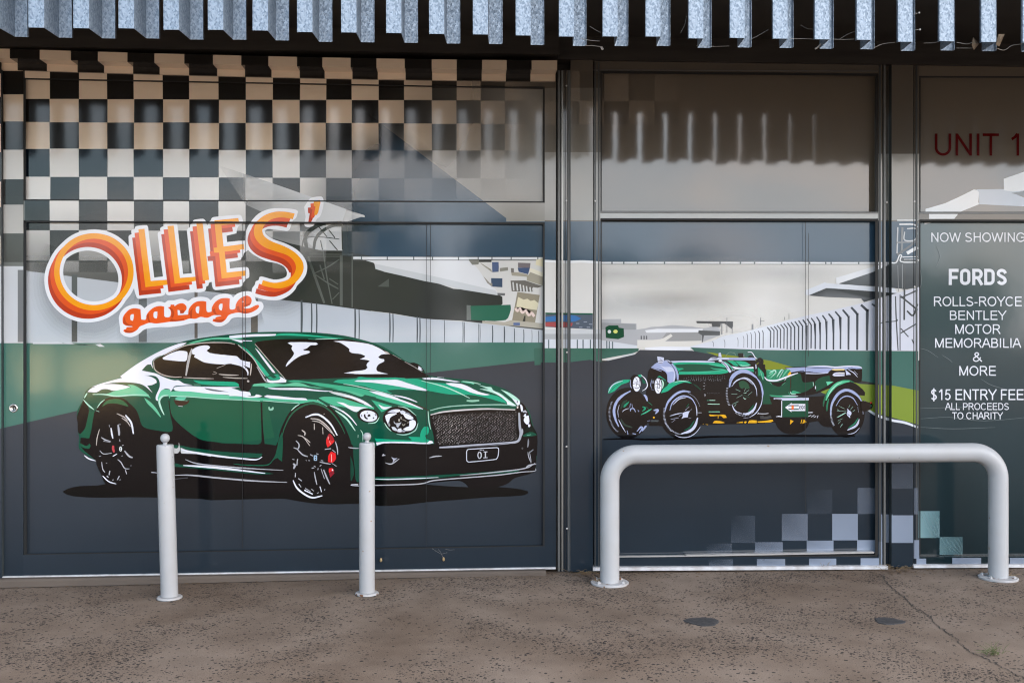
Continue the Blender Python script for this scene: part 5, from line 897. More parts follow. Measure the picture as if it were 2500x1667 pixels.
# strokes of each capital in cap heights, baseline 0, cap 1, with its advance
Sx = arcp(.46, .735, .30, .205, 20, 215, 12) + [(.30, .56), (.60, .46)] + arcp(.46, .265, .335, .205, 35, -160, 12)
GLY = {'N': (1.01, [[(.17, 0), (.17, 1)], [(.17, .96), (.84, .04)], [(.84, 0), (.84, 1)]]), 'O': (1.09, [arcp(.545, .5, .43, .445, 0, 360, 32)]), 'W': (1.32, [[(.06, 1), (.36, .02)], [(.36, .02), (.66, .96)], [(.66, .96), (.96, .02)], [(.96, .02), (1.26, 1)]]),
       'S': (.93, [Sx]), 'H': (1.01, [[(.17, 0), (.17, 1)], [(.84, 0), (.84, 1)], [(.17, .53), (.84, .53)]]), 'I': (.39, [[(.195, 0), (.195, 1)]]), 'G': (1.09, [arcp(.56, .5, .44, .445, 40, 325, 24) + [(.93, .2), (.93, .46)], [(.58, .47), (.96, .47)]]),
       'R': (1.01, [[(.17, 0), (.17, 1)], [(.17, .945), (.58, .945)] + arcp(.58, .725, .25, .22, 85, -85, 10) + [(.58, .505), (.17, .505)], [(.52, .49), (.70, .33), (.92, 0)]]), 'L': (.78, [[(.16, 0), (.16, 1)], [(.16, .055), (.74, .055)]]), 'E': (.93, [[(.17, 0), (.17, 1)], [(.17, .055), (.87, .055)], [(.17, .52), (.82, .52)], [(.17, .945), (.85, .945)]]),
       'Y': (.93, [[(.03, 1), (.465, .44)], [(.90, 1), (.465, .44)], [(.465, .46), (.465, 0)]]), 'C': (1.01, [arcp(.52, .5, .42, .445, 42, 318, 24)]), 'B': (.93, [[(.16, 0), (.16, 1)], [(.16, .945), (.5, .945)] + arcp(.5, .74, .24, .205, 85, -85, 10) + [(.5, .53), (.16, .53)], [(.5, .53)] + arcp(.54, .29, .27, .235, 85, -85, 10) + [(.5, .055), (.16, .055)]]),
       'T': (.85, [[(.425, 0), (.425, 1)], [(.03, .945), (.82, .945)]]), 'M': (1.16, [[(.16, 0), (.16, 1)], [(.17, .97), (.58, .03)], [(.58, .03), (.99, .97)], [(1.0, 0), (1.0, 1)]]), 'A': (.93, [[(.03, 0), (.43, 1)], [(.90, 0), (.50, 1)], [(.18, .36), (.75, .36)]]),
       '&': (.93, [[(.88, .02), (.34, .62)] + arcp(.40, .78, .17, .17, 215, -20, 10) + [(.30, .52)] + arcp(.33, .27, .24, .22, 100, 300, 12) + [(.62, .2), (.76, .46)]]), '$': (.78, [[(.14+(x-.13)*.78, y) for x, y in Sx], [(.39, -.12), (.39, 1.1)]]),
       '1': (.78, [[(.50, 0), (.50, 1)], [(.20, .74), (.36, .84), (.48, .99)]]), '5': (.78, [[(.68, .94), (.24, .94), (.17, .5), (.3, .6)] + arcp(.38, .32, .27, .27, 85, -150, 14)]), 'F': (.85, [[(.16, 0), (.16, 1)], [(.16, .945), (.80, .945)], [(.16, .50), (.70, .50)]]),
       'P': (.93, [[(.16, 0), (.16, 1)], [(.16, .945), (.55, .945)] + arcp(.55, .70, .27, .245, 85, -85, 10) + [(.55, .455), (.16, .455)]]), 'D': (1.01, [[(.17, 0), (.17, 1)], [(.17, .945), (.48, .945)] + arcp(.48, .5, .40, .445, 85, -85, 16) + [(.48, .055), (.17, .055)]]), 'U': (1.01, [[(.17, 1), (.17, .38)] + arcp(.505, .36, .335, .305, 180, 360, 14) + [(.84, .38), (.84, 1)]]),
       '-': (.46, [[(.06, .36), (.40, .36)]]), ' ': (.39, [])}
RRO = [(.10, .28)] + arcp(.32, .28, .22, .185, 190, 350, 8) + [(.54, .28), (.54, .72)] + arcp(.32, .72, .22, .185, 10, 170, 8) + [(.10, .72), (.10, .28)]
BOLD = {'F': (.68, [[(.10, 0), (.10, 1)], [(.10, .905), (.60, .905)], [(.10, .47), (.54, .47)]]), 'O': (.74, [RRO]), 'R': (.72, [[(.10, 0), (.10, 1)], [(.10, .905), (.36, .905)] + arcp(.36, .68, .19, .225, 80, -80, 8) + [(.36, .455), (.10, .455)], [(.34, .46), (.60, 0)]]), 'D': (.74, [[(.10, 0), (.10, 1)], [(.10, .905), (.32, .905)] + arcp(.34, .70, .21, .205, 80, 0, 6) + arcp(.34, .30, .21, .205, 0, -80, 6) + [(.32, .095), (.10, .095)]]),
        'S': (.68, [[(.56, .72)] + arcp(.33, .72, .21, .185, 20, 200, 10) + [(.22, .58), (.46, .44)] + arcp(.33, .28, .21, .185, 20, -165, 10)])}
def text(part, s, x0, x1, y0, y1, col, Y, bold=False):
    T = BOLD if bold else GLY; th = (.19 if bold else .122)*(y1-y0); adv = sum(T[c][0] for c in s) - .2
    sx = (x1-x0)/adv; ox = -.1; sy = y1-y0
    surf = 'ur' if part == 'unit_sign' else 'lr'
    for c in s:
        for st in T[c][1]:
            pl = [(x0+(ox+x)*sx, y1-y*sy) for x, y in st]; n = len(pl); Lq, Rq = [], []
            for i, (x, y) in enumerate(pl):
                clo = n > 3 and math.hypot(pl[0][0]-pl[-1][0], pl[0][1]-pl[-1][1]) < .01
                a = pl[i-1] if i else (pl[-2] if clo else pl[0]); b_ = pl[i+1] if i < n-1 else (pl[1] if clo else pl[-1])
                d1 = (x-a[0], y-a[1]) if (x, y) != a else (b_[0]-x, b_[1]-y); d2 = (b_[0]-x, b_[1]-y) if (x, y) != b_ else d1
                l1 = math.hypot(*d1) or 1; l2 = math.hypot(*d2) or 1; nx, ny = -(d1[1]/l1+d2[1]/l2), d1[0]/l1+d2[0]/l2; l = math.hypot(nx, ny) or 1; nx, ny = nx/l, ny/l
                kk = 1/max(.5, abs(nx*-d2[1]/l2 + ny*d2[0]/l2)); Lq.append((x+nx*th/2*kk, y+ny*th/2*kk)); Rq.append((x-nx*th/2*kk, y-ny*th/2*kk))
            paint(part, col, Lq+Rq[::-1], (surf,))
        ox += T[c][0]
TX = (226, 229, 236)
def ot(part, s, x0, x1, y0, y1, bold=False): text(part, s, 2100+x0/2.305, 2100+x1/2.305, 400+y0/2.305, 400+y1/2.305, TX, .006, bold)
ot('lettering.heading', 'NOW SHOWING', 400, 925, 387, 440)
ot('lettering.title', 'FORDS', 507, 820, 591, 682, True)
ot('lettering.list', 'ROLLS-ROYCE', 415, 908, 747, 801); ot('lettering.list', 'BENTLEY', 505, 818, 826, 878); ot('lettering.list', 'MOTOR', 535, 787, 903, 957); ot('lettering.list', 'MEMORABILIA', 422, 900, 981, 1034); ot('lettering.list', '&', 638, 682, 1060, 1113); ot('lettering.list', 'MORE', 558, 762, 1137, 1191)
ot('lettering.price', '$15 ENTRY FEE', 400, 918, 1268, 1328); ot('lettering.price', 'ALL PROCEEDS', 482, 836, 1345, 1384); ot('lettering.price', 'TO CHARITY', 520, 800, 1397, 1436)
text('unit_sign', 'UNIT 1', 2282, 2494, 326.5, 380.5, (84, 5, 8), .012)
for s in ('325,1035 380,1050 440,1090', '460,1075 500,1100 520,1118', '325,1375 600,1370 700,1382', '325,1435 500,1425 700,1445 1000,1420', '680,1210 740,1245 830,1270', '325,1480 520,1490 760,1482', '340,600 345,660 335,720', '430,460 450,520 430,580'):
    K('window_film', (120, 130, 132), 2.2, 'O', s, .4, ('lr',))
# ------------------------------------------------------------------ build the printed things
def thing(name, label, cat, loc=(0, 0, 0), group=None):
    return tag(empty(name, loc), label, cat, group)
def clean(n): return n.split('#')[0]
backdrop = thing('racetrack_mural', 'printed racetrack scene with grey bridge, grandstands and dark road across the shopfront', 'mural', W(1300, 1380, 0))
coupe = thing('coupe_picture', 'large printed picture of a dark green two-door coupe on the left door', 'mural', W(720, 1230, 0))
racer = thing('vintage_racer_picture', 'small printed picture of a green open vintage racing car on the middle window', 'mural', W(1800, 1065, 0))
sign = thing('logo_sign', "orange and red OLLIES' garage lettering with thick white outline on the left door", 'sign', W(430, 800, 0))
lett = thing('window_lettering', 'white NOW SHOWING list and entry fee lettering on the right-hand window', 'sign', W(2380, 1030, 0))
chq = thing('chequered_flag_pattern', 'black and white chequered flag print fading out across the upper left wall', 'mural', W(600, 660, 0))
chc = thing('chequered_corner_pattern', 'pale grey chequered print fading in at the lower right beside the barrier', 'mural', W(2000, 1380, 0))
ROOT = {'coupe': coupe, 'racer': racer, 'sign': sign, 'lettering': lett}
NAMES = {'heading': 'heading_text', 'list': 'list_text', 'title': 'title_text', 'price': 'price_text', 'outline': 'white_outline', 'word': 'script_word'}
BN = {'sky': 'printed_sky', 'road': 'printed_road', 'grass': 'printed_grass', 'verge': 'printed_verge', 'kerb': 'printed_kerb', 'town': 'distant_buildings', 'window_film': 'window_film'}
GL = (M_GLZ, M_GLZF)
for key, ly in ART.items():
    if not ly.f: continue
    key0 = key; key = key.split('@')[0]; bits = key.split('.')
    if len(bits) > 1:
        nm = clean(bits[1]); nm = NAMES.get(nm, nm)
        ly.build(nm, ROOT[bits[0]])
    elif key == 'chequers': ly.build('chequers', chq)
    elif key == 'corner_chequers': ly.build('chequers', chc)
    elif key == 'unit_sign':
        tag(ly.build('unit_sign', None), 'dark red UNIT 1 lettering high on the right-hand window', 'sign')
    else: ly.build(BN.get(key, key), backdrop, GL if key0.split('@')[-1] in ('um', 'ur') and key0.split('@')[0] in ('bridge', 'window_film') else None)
# ------------------------------------------------------------------ the garage
gar = thing('garage_shopfront', 'grey framed garage shopfront with one wide door and two tall windows', 'shopfront', (0, 0, 0))
for nm, names in (('door_panel', ('ul', 'll')), ('window_pane', ('um', 'lm', 'ur', 'lr'))):
    for n in names:
        q, Y, _ = SURF[n]; Lx = Layer()
        g0 = 9
        qq = [(q[0][0]-g0, q[0][1]-g0), (q[1][0]+g0, q[1][1]-g0), (q[2][0]+g0, q[2][1]+g0), (q[3][0]-g0, q[3][1]+g0)]
        Lx.box(qq, Y, .035, (60, 60, 58) if n != 'lr' else (50, 60, 62)); Lx.build(nm, gar)
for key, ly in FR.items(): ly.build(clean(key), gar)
# stepped header over the door, printed with the same squares: face, underside and return are one moulding
hl = Layer(); FX = [-150, -90, -24, 24, 97, 173, 239, 311, 377, 450, 520, 589, 655, 725, 787, 856, 919, 988, 1054, 1115, 1177, 1237, 1298, 1360]
def htop(x): return 119 + 29*(1-(1-x/1360)**1.6) if x > 0 else 119
def hbot(x): return htop(x) + 23
YH = -.168
for i in range(len(FX)-1):
    a, b = FX[i], FX[i+1]; f = [W(a, htop(a), YH), W(b, htop(b), YH), W(b, hbot(b), YH), W(a, hbot(a), YH)]
    col = ink(CW) if i % 2 == 0 else ink(CB)
    if a > 1000: col = tuple(col[k]*(1-.35*(a-1000)/360) + (.012)*(.35*(a-1000)/360) for k in range(3)) + (1,)
    YR = YF-.022; r = [Vector((f[3].x, YR, f[3].z)), Vector((f[2].x, YR, f[2].z))]; dz = Vector((0, 0, -.046)); dy_ = Vector((0, .021, 0))
    hl.addw([f[0], f[1], f[2], f[3], r[0], r[1], r[0]+dz, r[1]+dz, r[0]+dz+dy_, r[1]+dz+dy_], [(0, 1, 2, 3), (3, 2, 5, 4), (4, 5, 7, 6), (6, 7, 9, 8)], col)
e0, e1 = W(1360, htop(1360), YH), W(1360, hbot(1360), YH)
hl.addw([e0, e1, Vector((e1.x, YF, e1.z)), Vector((e0.x, YF, e0.z))], [(0, 1, 2, 3)], ink(CB))
hl.build('header', gar)
K2 = bmesh.new()
for s, w, d in (('60,144 1357,170', .004, YH-.0015), ):
    a, b = s.split(); ax, ay = map(float, a.split(',')); bx_, by_ = map(float, b.split(','))
def groove(bm, x0, y0, x1, y1, w, Y, t=.004):      # a thin raised or dark strip between two pixels
    dx, dy = x1-x0, y1-y0; l = math.hypot(dx, dy); nx, ny = -dy/l*w/2, dx/l*w/2
    pxbox(bm, [(x0+nx, y0+ny), (x1+nx, y1+ny), (x1-nx, y1-ny), (x0-nx, y0-ny)], Y, t)
K2.free()
b = bmesh.new()
for a in ((58, 191, 1330, 214.5, 5), (1328, 216, 1328, 495, 4), (60, 193, 60, 489, 5), (58, 488.5, 1330, 493.5, 3.5), (58, 540.5, 1330, 545.5, 5), (60.5, 541, 62, 1354, 6), (1327.5, 546, 1327.5, 1333, 4.5), (60, 1353.5, 1328, 1332.5, 3.5)):
    groove(b, *a, YF-.0016)
for a in ((1466, 176.5, 2144, 183, 6), (1467.5, 178, 1467.5, 515, 3), (2141, 182, 2141, 517, 7), (1466, 535.5, 2144, 537.5, 5), (1467.5, 540, 1467.5, 1359, 3), (2141, 539, 2141, 1354, 8), (1468, 1359, 2142, 1355.5, 3.5)): groove(b, *a, YS-.0016)
for a in ((2244, 187.5, 2660, 189, 4), (2246, 190, 2246, 518, 3), (2244, 538.5, 2660, 539.5, 5), (2246, 541, 2246, 1356, 2.5)): groove(b, *a, YS-.0016)
bm_obj('gasket', b, M_GASK, gar)
b = bmesh.new()
for x, y0, y1 in ((592.5, 546, 1338), (599.5, 546, 900), (1041, 546, 1335), (1051, 546, 925)): groove(b, x, y0, x-.5, y1, 1.1, -.0255, .001)
groove(b, 1041, 625, 1052, 625.5, 1.2, -.0255, .001)
for x, y0, y1 in ((1966.5, 540, 1250), (1974, 570, 870)): groove(b, x, y0, x, y1, .9, -.0255, .001)
bm_obj('panel_seam', b, M_GASK, gar)
for q in ((1364.5, 172, 1364.5, 1394, 5), (1373, 172, 1373, 1394, 4), (1389, 172, 1389, 1394, 6)):
    b = bmesh.new(); groove(b, *q, -.034, .03); bm_obj('trim_bead', b, M_ALU if q[0] == 1373 else M_ALUJ, gar)
for q in ((2160, 154, 2160, 1383, 5), (2148.5, 154, 2148.5, 1382, 4)):
    b = bmesh.new(); groove(b, *q, -.052, .03); bm_obj('trim_bead', b, (M_ALUK if q[0] < 2150 else M_ALUJ), gar)
for q in ((1453, 152, 1453, 1386, 3), (1462, 152, 1462, 1385, 3), (2238, 156, 2238, 1378, 4), (1466, 518.5, 2144, 519.5, 4), (1450, 171.5, 2144, 174, 2), (2244, 521, 2660, 521, 3)):
    b = bmesh.new(); groove(b, *q, YS-.006, .012); bm_obj('trim_bead', b, (M_ALUK if q[0] == q[2] else M_ALUJ), gar)
for x in (1358.5, 1368.5, 1380, 2155, 2166, 2171):
    b = bmesh.new(); groove(b, x, 172, x, 1388, 1.3, -.0145, .004); bm_obj('channel_gap', b, M_GASK, gar)
for x, y in ((1383, 490), (1453, 491), (1383, 210), (1384, 860), (1383, 1090), (1384, 1290), (2165, 494), (2233, 492), (2233, 700)):
    b = bmesh.new(); lathe(b, (0, 0, 0), [(.0001, 0), (.006, 0), (.0065, .0015), (.004, .003), (.0005, .0033)], 12); c = W(x, y, -.066)
    for v in b.verts: v.co = Vector((c.x + v.co.x, c.y - v.co.z, c.z + v.co.y))
    bm_obj('screw', b, M_STEEL, gar)
b = bmesh.new(); lathe(b, (0, 0, 0), [(.0005, -.004), (.030, -.004), (.030, .004), (.026, .009), (.019, .0095), (.0185, .005), (.0005, .005)], 36)
c = W(33.5, 996, YF)
for v in b.verts: v.co = Vector((c.x + v.co.x, c.y - v.co.z - .001, c.z + v.co.y))
lock = bm_obj('lock', b, mat('lock_chrome', (.62, .60, .57), .25, .9), gar, True)
b = bmesh.new(); bx(b, c.x-.0025, c.x+.0025, c.y-.0085, c.y-.0045, c.z-.009, c.z+.009); o = bm_obj('keyhole', b, M_GASK); o.parent = lock
for q, Y, t in (([(4, 1407), (1357, 1384.5), (1357, 1388.5), (4, 1412)], -.05, .1), ([(1448, 1385), (2168, 1381.5), (2168, 1389), (1448, 1393)], -.085, .12), ([(2231, 1379), (2660, 1377), (2660, 1384), (2231, 1386)], -.085, .12)):
    b = bmesh.new(); pxbox(b, q, Y, t); bm_obj('sill', b, M_SILL, gar)
b = bmesh.new()       # bent aluminium drip edge at the foot of the middle pane
pxbox(b, [(1675, 1354), (2134, 1346), (2134, 1350), (1675, 1358)], YS-.012, .05); pxbox(b, [(1500, 1357.5), (1690, 1355), (1690, 1358), (1500, 1360)], YS-.004, .03)
bm_obj('drip_edge', b, mat('scuffed_aluminium', (.62, .62, .62), .3, .75), gar)
# carcass behind: wall core, dark beam, roof
b = bmesh.new(); bx(b, -14, 14, .05, .3, -.3, 3.5); bm_obj('wall_core', b, M_DARK, gar)
b = bmesh.new(); bx(b, -14, W(1359, 140, 0).x, YH-.03, .05, W(0, 119, YH).z+.008, 4.3)
bx(b, W(1359, 140, 0).x, 14, -.085, .05, W(1800, 151, -.085).z, 4.3); bx(b, -14, 14, YH-.05, YH-.031, 3.72, 3.80)
bm_obj('head_beam', b, M_DARK, gar)
b = bmesh.new(); bx(b, -14, 14, .3, 9, 3.9, 4.35); bx(b, -14, -13.7, .3, 9, -.3, 3.9); bx(b, 13.7, 14, .3, 9, -.3, 3.9); bx(b, -13.7, 13.7, 8.7, 9, -.3, 3.9); bm_obj('roof', b, M_DARK, gar)
# ------------------------------------------------------------------ awning with hanging galvanised channels
awn = thing('awning', 'dark awning hung with a row of galvanised steel Z-section slats along the top', 'awning', (0, -1.8, 3.1))
def galv():
    m = mat('galvanised_steel', (.62, .66, .70), .5, .3); t = m.node_tree; b = t.nodes['Principled BSDF']
    tc = nd(m, 'ShaderNodeTexCoord')
    mp = nd(m, 'ShaderNodeMapping'); mp.inputs['Scale'].default_value = (1, 1, .62); t.links.new(tc.outputs['Object'], mp.inputs['Vector'])
    ns = nd(m, 'ShaderNodeTexNoise'); ns.inputs['Scale'].default_value = 60; t.links.new(mp.outputs[0], ns.inputs['Vector'])
    va = nd(m, 'ShaderNodeVectorMath', operation='MULTIPLY_ADD'); va.inputs[1].default_value = (.014, .014, .014); t.links.new(ns.outputs['Color'], va.inputs[0]); t.links.new(mp.outputs[0], va.inputs[2])
    v = nd(m, 'ShaderNodeTexVoronoi'); v.inputs['Scale'].default_value = 150; t.links.new(va.outputs[0], v.inputs['Vector'])
    sp = nd(m, 'ShaderNodeSeparateColor'); t.links.new(v.outputs['Color'], sp.inputs[0])
    r = nd(m, 'ShaderNodeValToRGB'); r.color_ramp.elements[0].color = (.125, .17, .225, 1); r.color_ramp.elements[1].color = (.27, .33, .40, 1); r.color_ramp.elements[0].position = .05; r.color_ramp.elements[1].position = .8
    t.links.new(sp.outputs[0], r.inputs[0]); t.links.new(r.outputs[0], b.inputs['Base Color'])
    mr = nd(m, 'ShaderNodeMapRange'); mr.inputs['To Min'].default_value = .3; mr.inputs['To Max'].default_value = .6; t.links.new(sp.outputs[1], mr.inputs['Value']); t.links.new(mr.outputs[0], b.inputs['Roughness'])
    bp = nd(m, 'ShaderNodeBump'); bp.inputs['Strength'].default_value = .25; bp.inputs['Distance'].default_value = .002; t.links.new(sp.outputs[2], bp.inputs['Height']); t.links.new(bp.outputs[0], b.inputs['Normal'])
    return m
M_GALV = galv()
YA, YB = -1.85, -1.685
ed = [55, 173, 288, 401, 514, 618, 731, 838, 946, 1054, 1161, 1264, 1367, 1469, 1575, 1678, 1782, 1885, 1988, 2090, 2190, 2295, 2395]
xs = [W(x, 88, YA).x for x in ed]; n = len(xs); mi = (n-1)/2; mx_ = sum(xs)/n
pit = sum((i-mi)*(x-mx_) for i, x in enumerate(xs))/sum((i-mi)**2 for i in range(n))
ZB = W(1264, 86, YA).z; ZT = 3.64
prof = [(0, .018), (0, 0), (.0755, 0), (.087, YB-YA), (.087+.066, YB-YA), (.087+.066, YB-YA-.018)]
def slat_mesh():
    b = bmesh.new(); t = .0022; P2 = [Vector((x, y)) for x, y in prof]; off = []
    for i, q in enumerate(P2):
        d0 = (P2[i]-P2[i-1]).normalized() if i else None; d1 = (P2[i+1]-P2[i]).normalized() if i < len(P2)-1 else None
        nn = [Vector((-d.y, d.x)) for d in (d0, d1) if d is not None]; m_ = sum(nn, Vector((0, 0))); m_.normalize(); k_ = max(.4, m_.dot(nn[0])); off.append(q + m_*(t/k_))
    lo = [[b.verts.new((q.x, q.y, z)) for q in P2] for z in (0, ZT-ZB)]; hi = [[b.verts.new((q.x, q.y, z)) for q in off] for z in (0, ZT-ZB)]
    for i in range(len(P2)-1):
        b.faces.new((lo[0][i], lo[0][i+1], lo[1][i+1], lo[1][i])); b.faces.new((hi[0][i], hi[1][i], hi[1][i+1], hi[0][i+1])); b.faces.new((lo[0][i], hi[0][i], hi[0][i+1], lo[0][i+1])); b.faces.new((lo[1][i], lo[1][i+1], hi[1][i+1], hi[1][i]))
    for i in (0, -1): b.faces.new((lo[0][i], lo[1][i], hi[1][i], hi[0][i]))
    return b
first = None
for i in range(-10, n+18):
    X = mx_ + (i-mi)*pit + random.uniform(-.003, .003)
    if first is None: first = o = bm_obj('slat', slat_mesh(), M_GALV, awn)
    else: o = first.copy(); S.collection.objects.link(o)
    o.location = Vector((X, YA, ZB+random.uniform(-.004, .004))); o.rotation_euler = (0, random.uniform(-.004, .004), random.uniform(-.02, .02))
b = bmesh.new(); bx(b, -14, 14, -1.98, .3, 3.645, 3.70); bm_obj('soffit', b, M_DARK, awn)
b = bmesh.new(); bx(b, -14, 14, -2.02, -1.95, 3.60, 4.12); bx(b, -14, 14, -1.66, -1.60, 3.56, 3.645); bm_obj('fascia', b, M_DARK, awn)
b = bmesh.new(); bx(b, -14, 14, -1.94, .3, 3.98, 4.10); bm_obj('roof_sheet', b, M_DARK, awn)
# ------------------------------------------------------------------ bollards
def bollard(px, py, top_px, rad_, ball_r, lab, lean, dark_edge):
    g = G(px, py); d = (g-CO).dot(FWD); H = CAM_H - (top_px-HOR)/FPX*d - g.z
    r = thing('bollard', lab, 'bollard', tuple(g), 'bollards in front of the door')
    c = (g.x, g.y, g.z); t = (lean, 0)
    b = bmesh.new(); lathe(b, (c[0], c[1], c[2]-.004), [(.002, 0), (rad_*1.53, 0), (rad_*1.53, .0055), (.002, .0056)], 48); bm_obj('shadow_ring', b, M_GASK, r); c = (c[0], c[1], c[2]+.002)  # added dark ring standing in for the shadow line under the plate
    b = bmesh.new(); lathe(b, c, [(.002, 0), (rad_*1.47, 0), (rad_*1.47, .008), (rad_*1.40, .011), (rad_*.99, .011)], 48); bm_obj('base_plate', b, M_PLATE, r)
    b = bmesh.new(); lathe(b, c, [(rad_*.97, .0112), (rad_, .016), (rad_, H-.012), (rad_*.97, H-.004), (rad_*.9, H), (.003, H+.001)], 48, t); bm_obj('post', b, M_WHITE, r, True)
    b = bmesh.new(); pr = [(.016, 0), (.0135, .006), (.0125, .014)]; zc = .014 + math.sqrt(ball_r**2-.0125**2)
    for k in range(2, 17):
        a = -90 + 180*k/17; 
        if ball_r*math.sin(R(a)) + zc > .015: pr.append((ball_r*math.cos(R(a)), zc + ball_r*math.sin(R(a))))
    pr.append((.0008, zc+ball_r)); lathe(b, (c[0]+lean*H, c[1], c[2]+H+.0006), pr, 32); bm_obj('ball_finial', b, M_WHITE, r, True)
    return r, g
b1, g1 = bollard(414, 1460, 1086, .0525, .0290, 'white bollard standing under the rear wheel of the printed green coupe', -.029, 0)
b2, g2 = bollard(896, 1450, 1081, .0490, .0262, 'white bollard standing under the headlights of the printed green coupe', .0, 0)
# ------------------------------------------------------------------ hoop barrier
fl = G(1488.5, 1424); Yh = fl.y
fr_ = G(2437, 1421); fr_ = Vector((W(2437, 1300, Yh).x, Yh, 0))
dh = (fl-CO).dot(FWD); zc = CAM_H - (1109.5-HOR)/FPX*dh; rt = .0625; rb = .172
hp = thing('hoop_barrier', 'white bent steel tube hoop barrier bolted down before the middle window', 'barrier', ((fl.x+fr_.x)/2, Yh, 0))
path = [(fl.x, Yh, gz(fl.x)+.01), (fl.x, Yh, .3), (fl.x, Yh, zc-rb)]
path += [(fl.x+rb-rb*math.cos(a), Yh, zc-rb+rb*math.sin(a)) for a in [math.pi/2*k/14 for k in range(1, 15)]]
path += [(fl.x+(fr_.x-fl.x)*t, Yh, zc) for t in (.35, .5, .65)]
path += [(fr_.x-rb+rb*math.sin(a), Yh, zc-rb+rb*math.cos(a)) for a in [math.pi/2*k/14 for k in range(0, 15)]]
path += [(fr_.x, Yh, .3), (fr_.x, Yh, .01)]
b = bmesh.new(); pv = [Vector(q) for q in path]; rings = []; NS = 40
for i, q in enumerate(pv):
    d = (pv[min(i+1, len(pv)-1)]-pv[max(i-1, 0)]).normalized(); a = Vector((0, 1, 0)); c = d.cross(a).normalized()
    rings.append([b.verts.new(q + a*rt*math.cos(2*math.pi*k/NS) + c*rt*math.sin(2*math.pi*k/NS)) for k in range(NS)])
for u, v in zip(rings, rings[1:]):
    for k_ in range(NS): j = (k_+1) % NS; b.faces.new((u[k_], u[j], v[j], v[k_]))
bm_obj('tube', b, M_WHITE, hp, True)
for f in (fl, fr_):
    z0 = gz(f.x)
    b = bmesh.new(); lathe(b, (f.x, Yh, z0), [(.002, 0), (.122, 0), (.124, .003), (.124, .011), (.120, .014), (.002, .0142)], 48); pl = bm_obj('base_plate', b, M_PLATE, hp)
    for a in (35, 145, 215, 325):
        b = bmesh.new(); cx, cy = f.x+.097*math.cos(R(a)), Yh+.097*math.sin(R(a))
        lathe(b, (cx, cy, z0+.0142), [(.002, 0), (.0135, 0), (.0135, .008), (.012, .0095), (.006, .0096), (.006, .015), (.001, .0155)], 6); o = bm_obj('bolt', b, M_PLATE); o.parent = pl
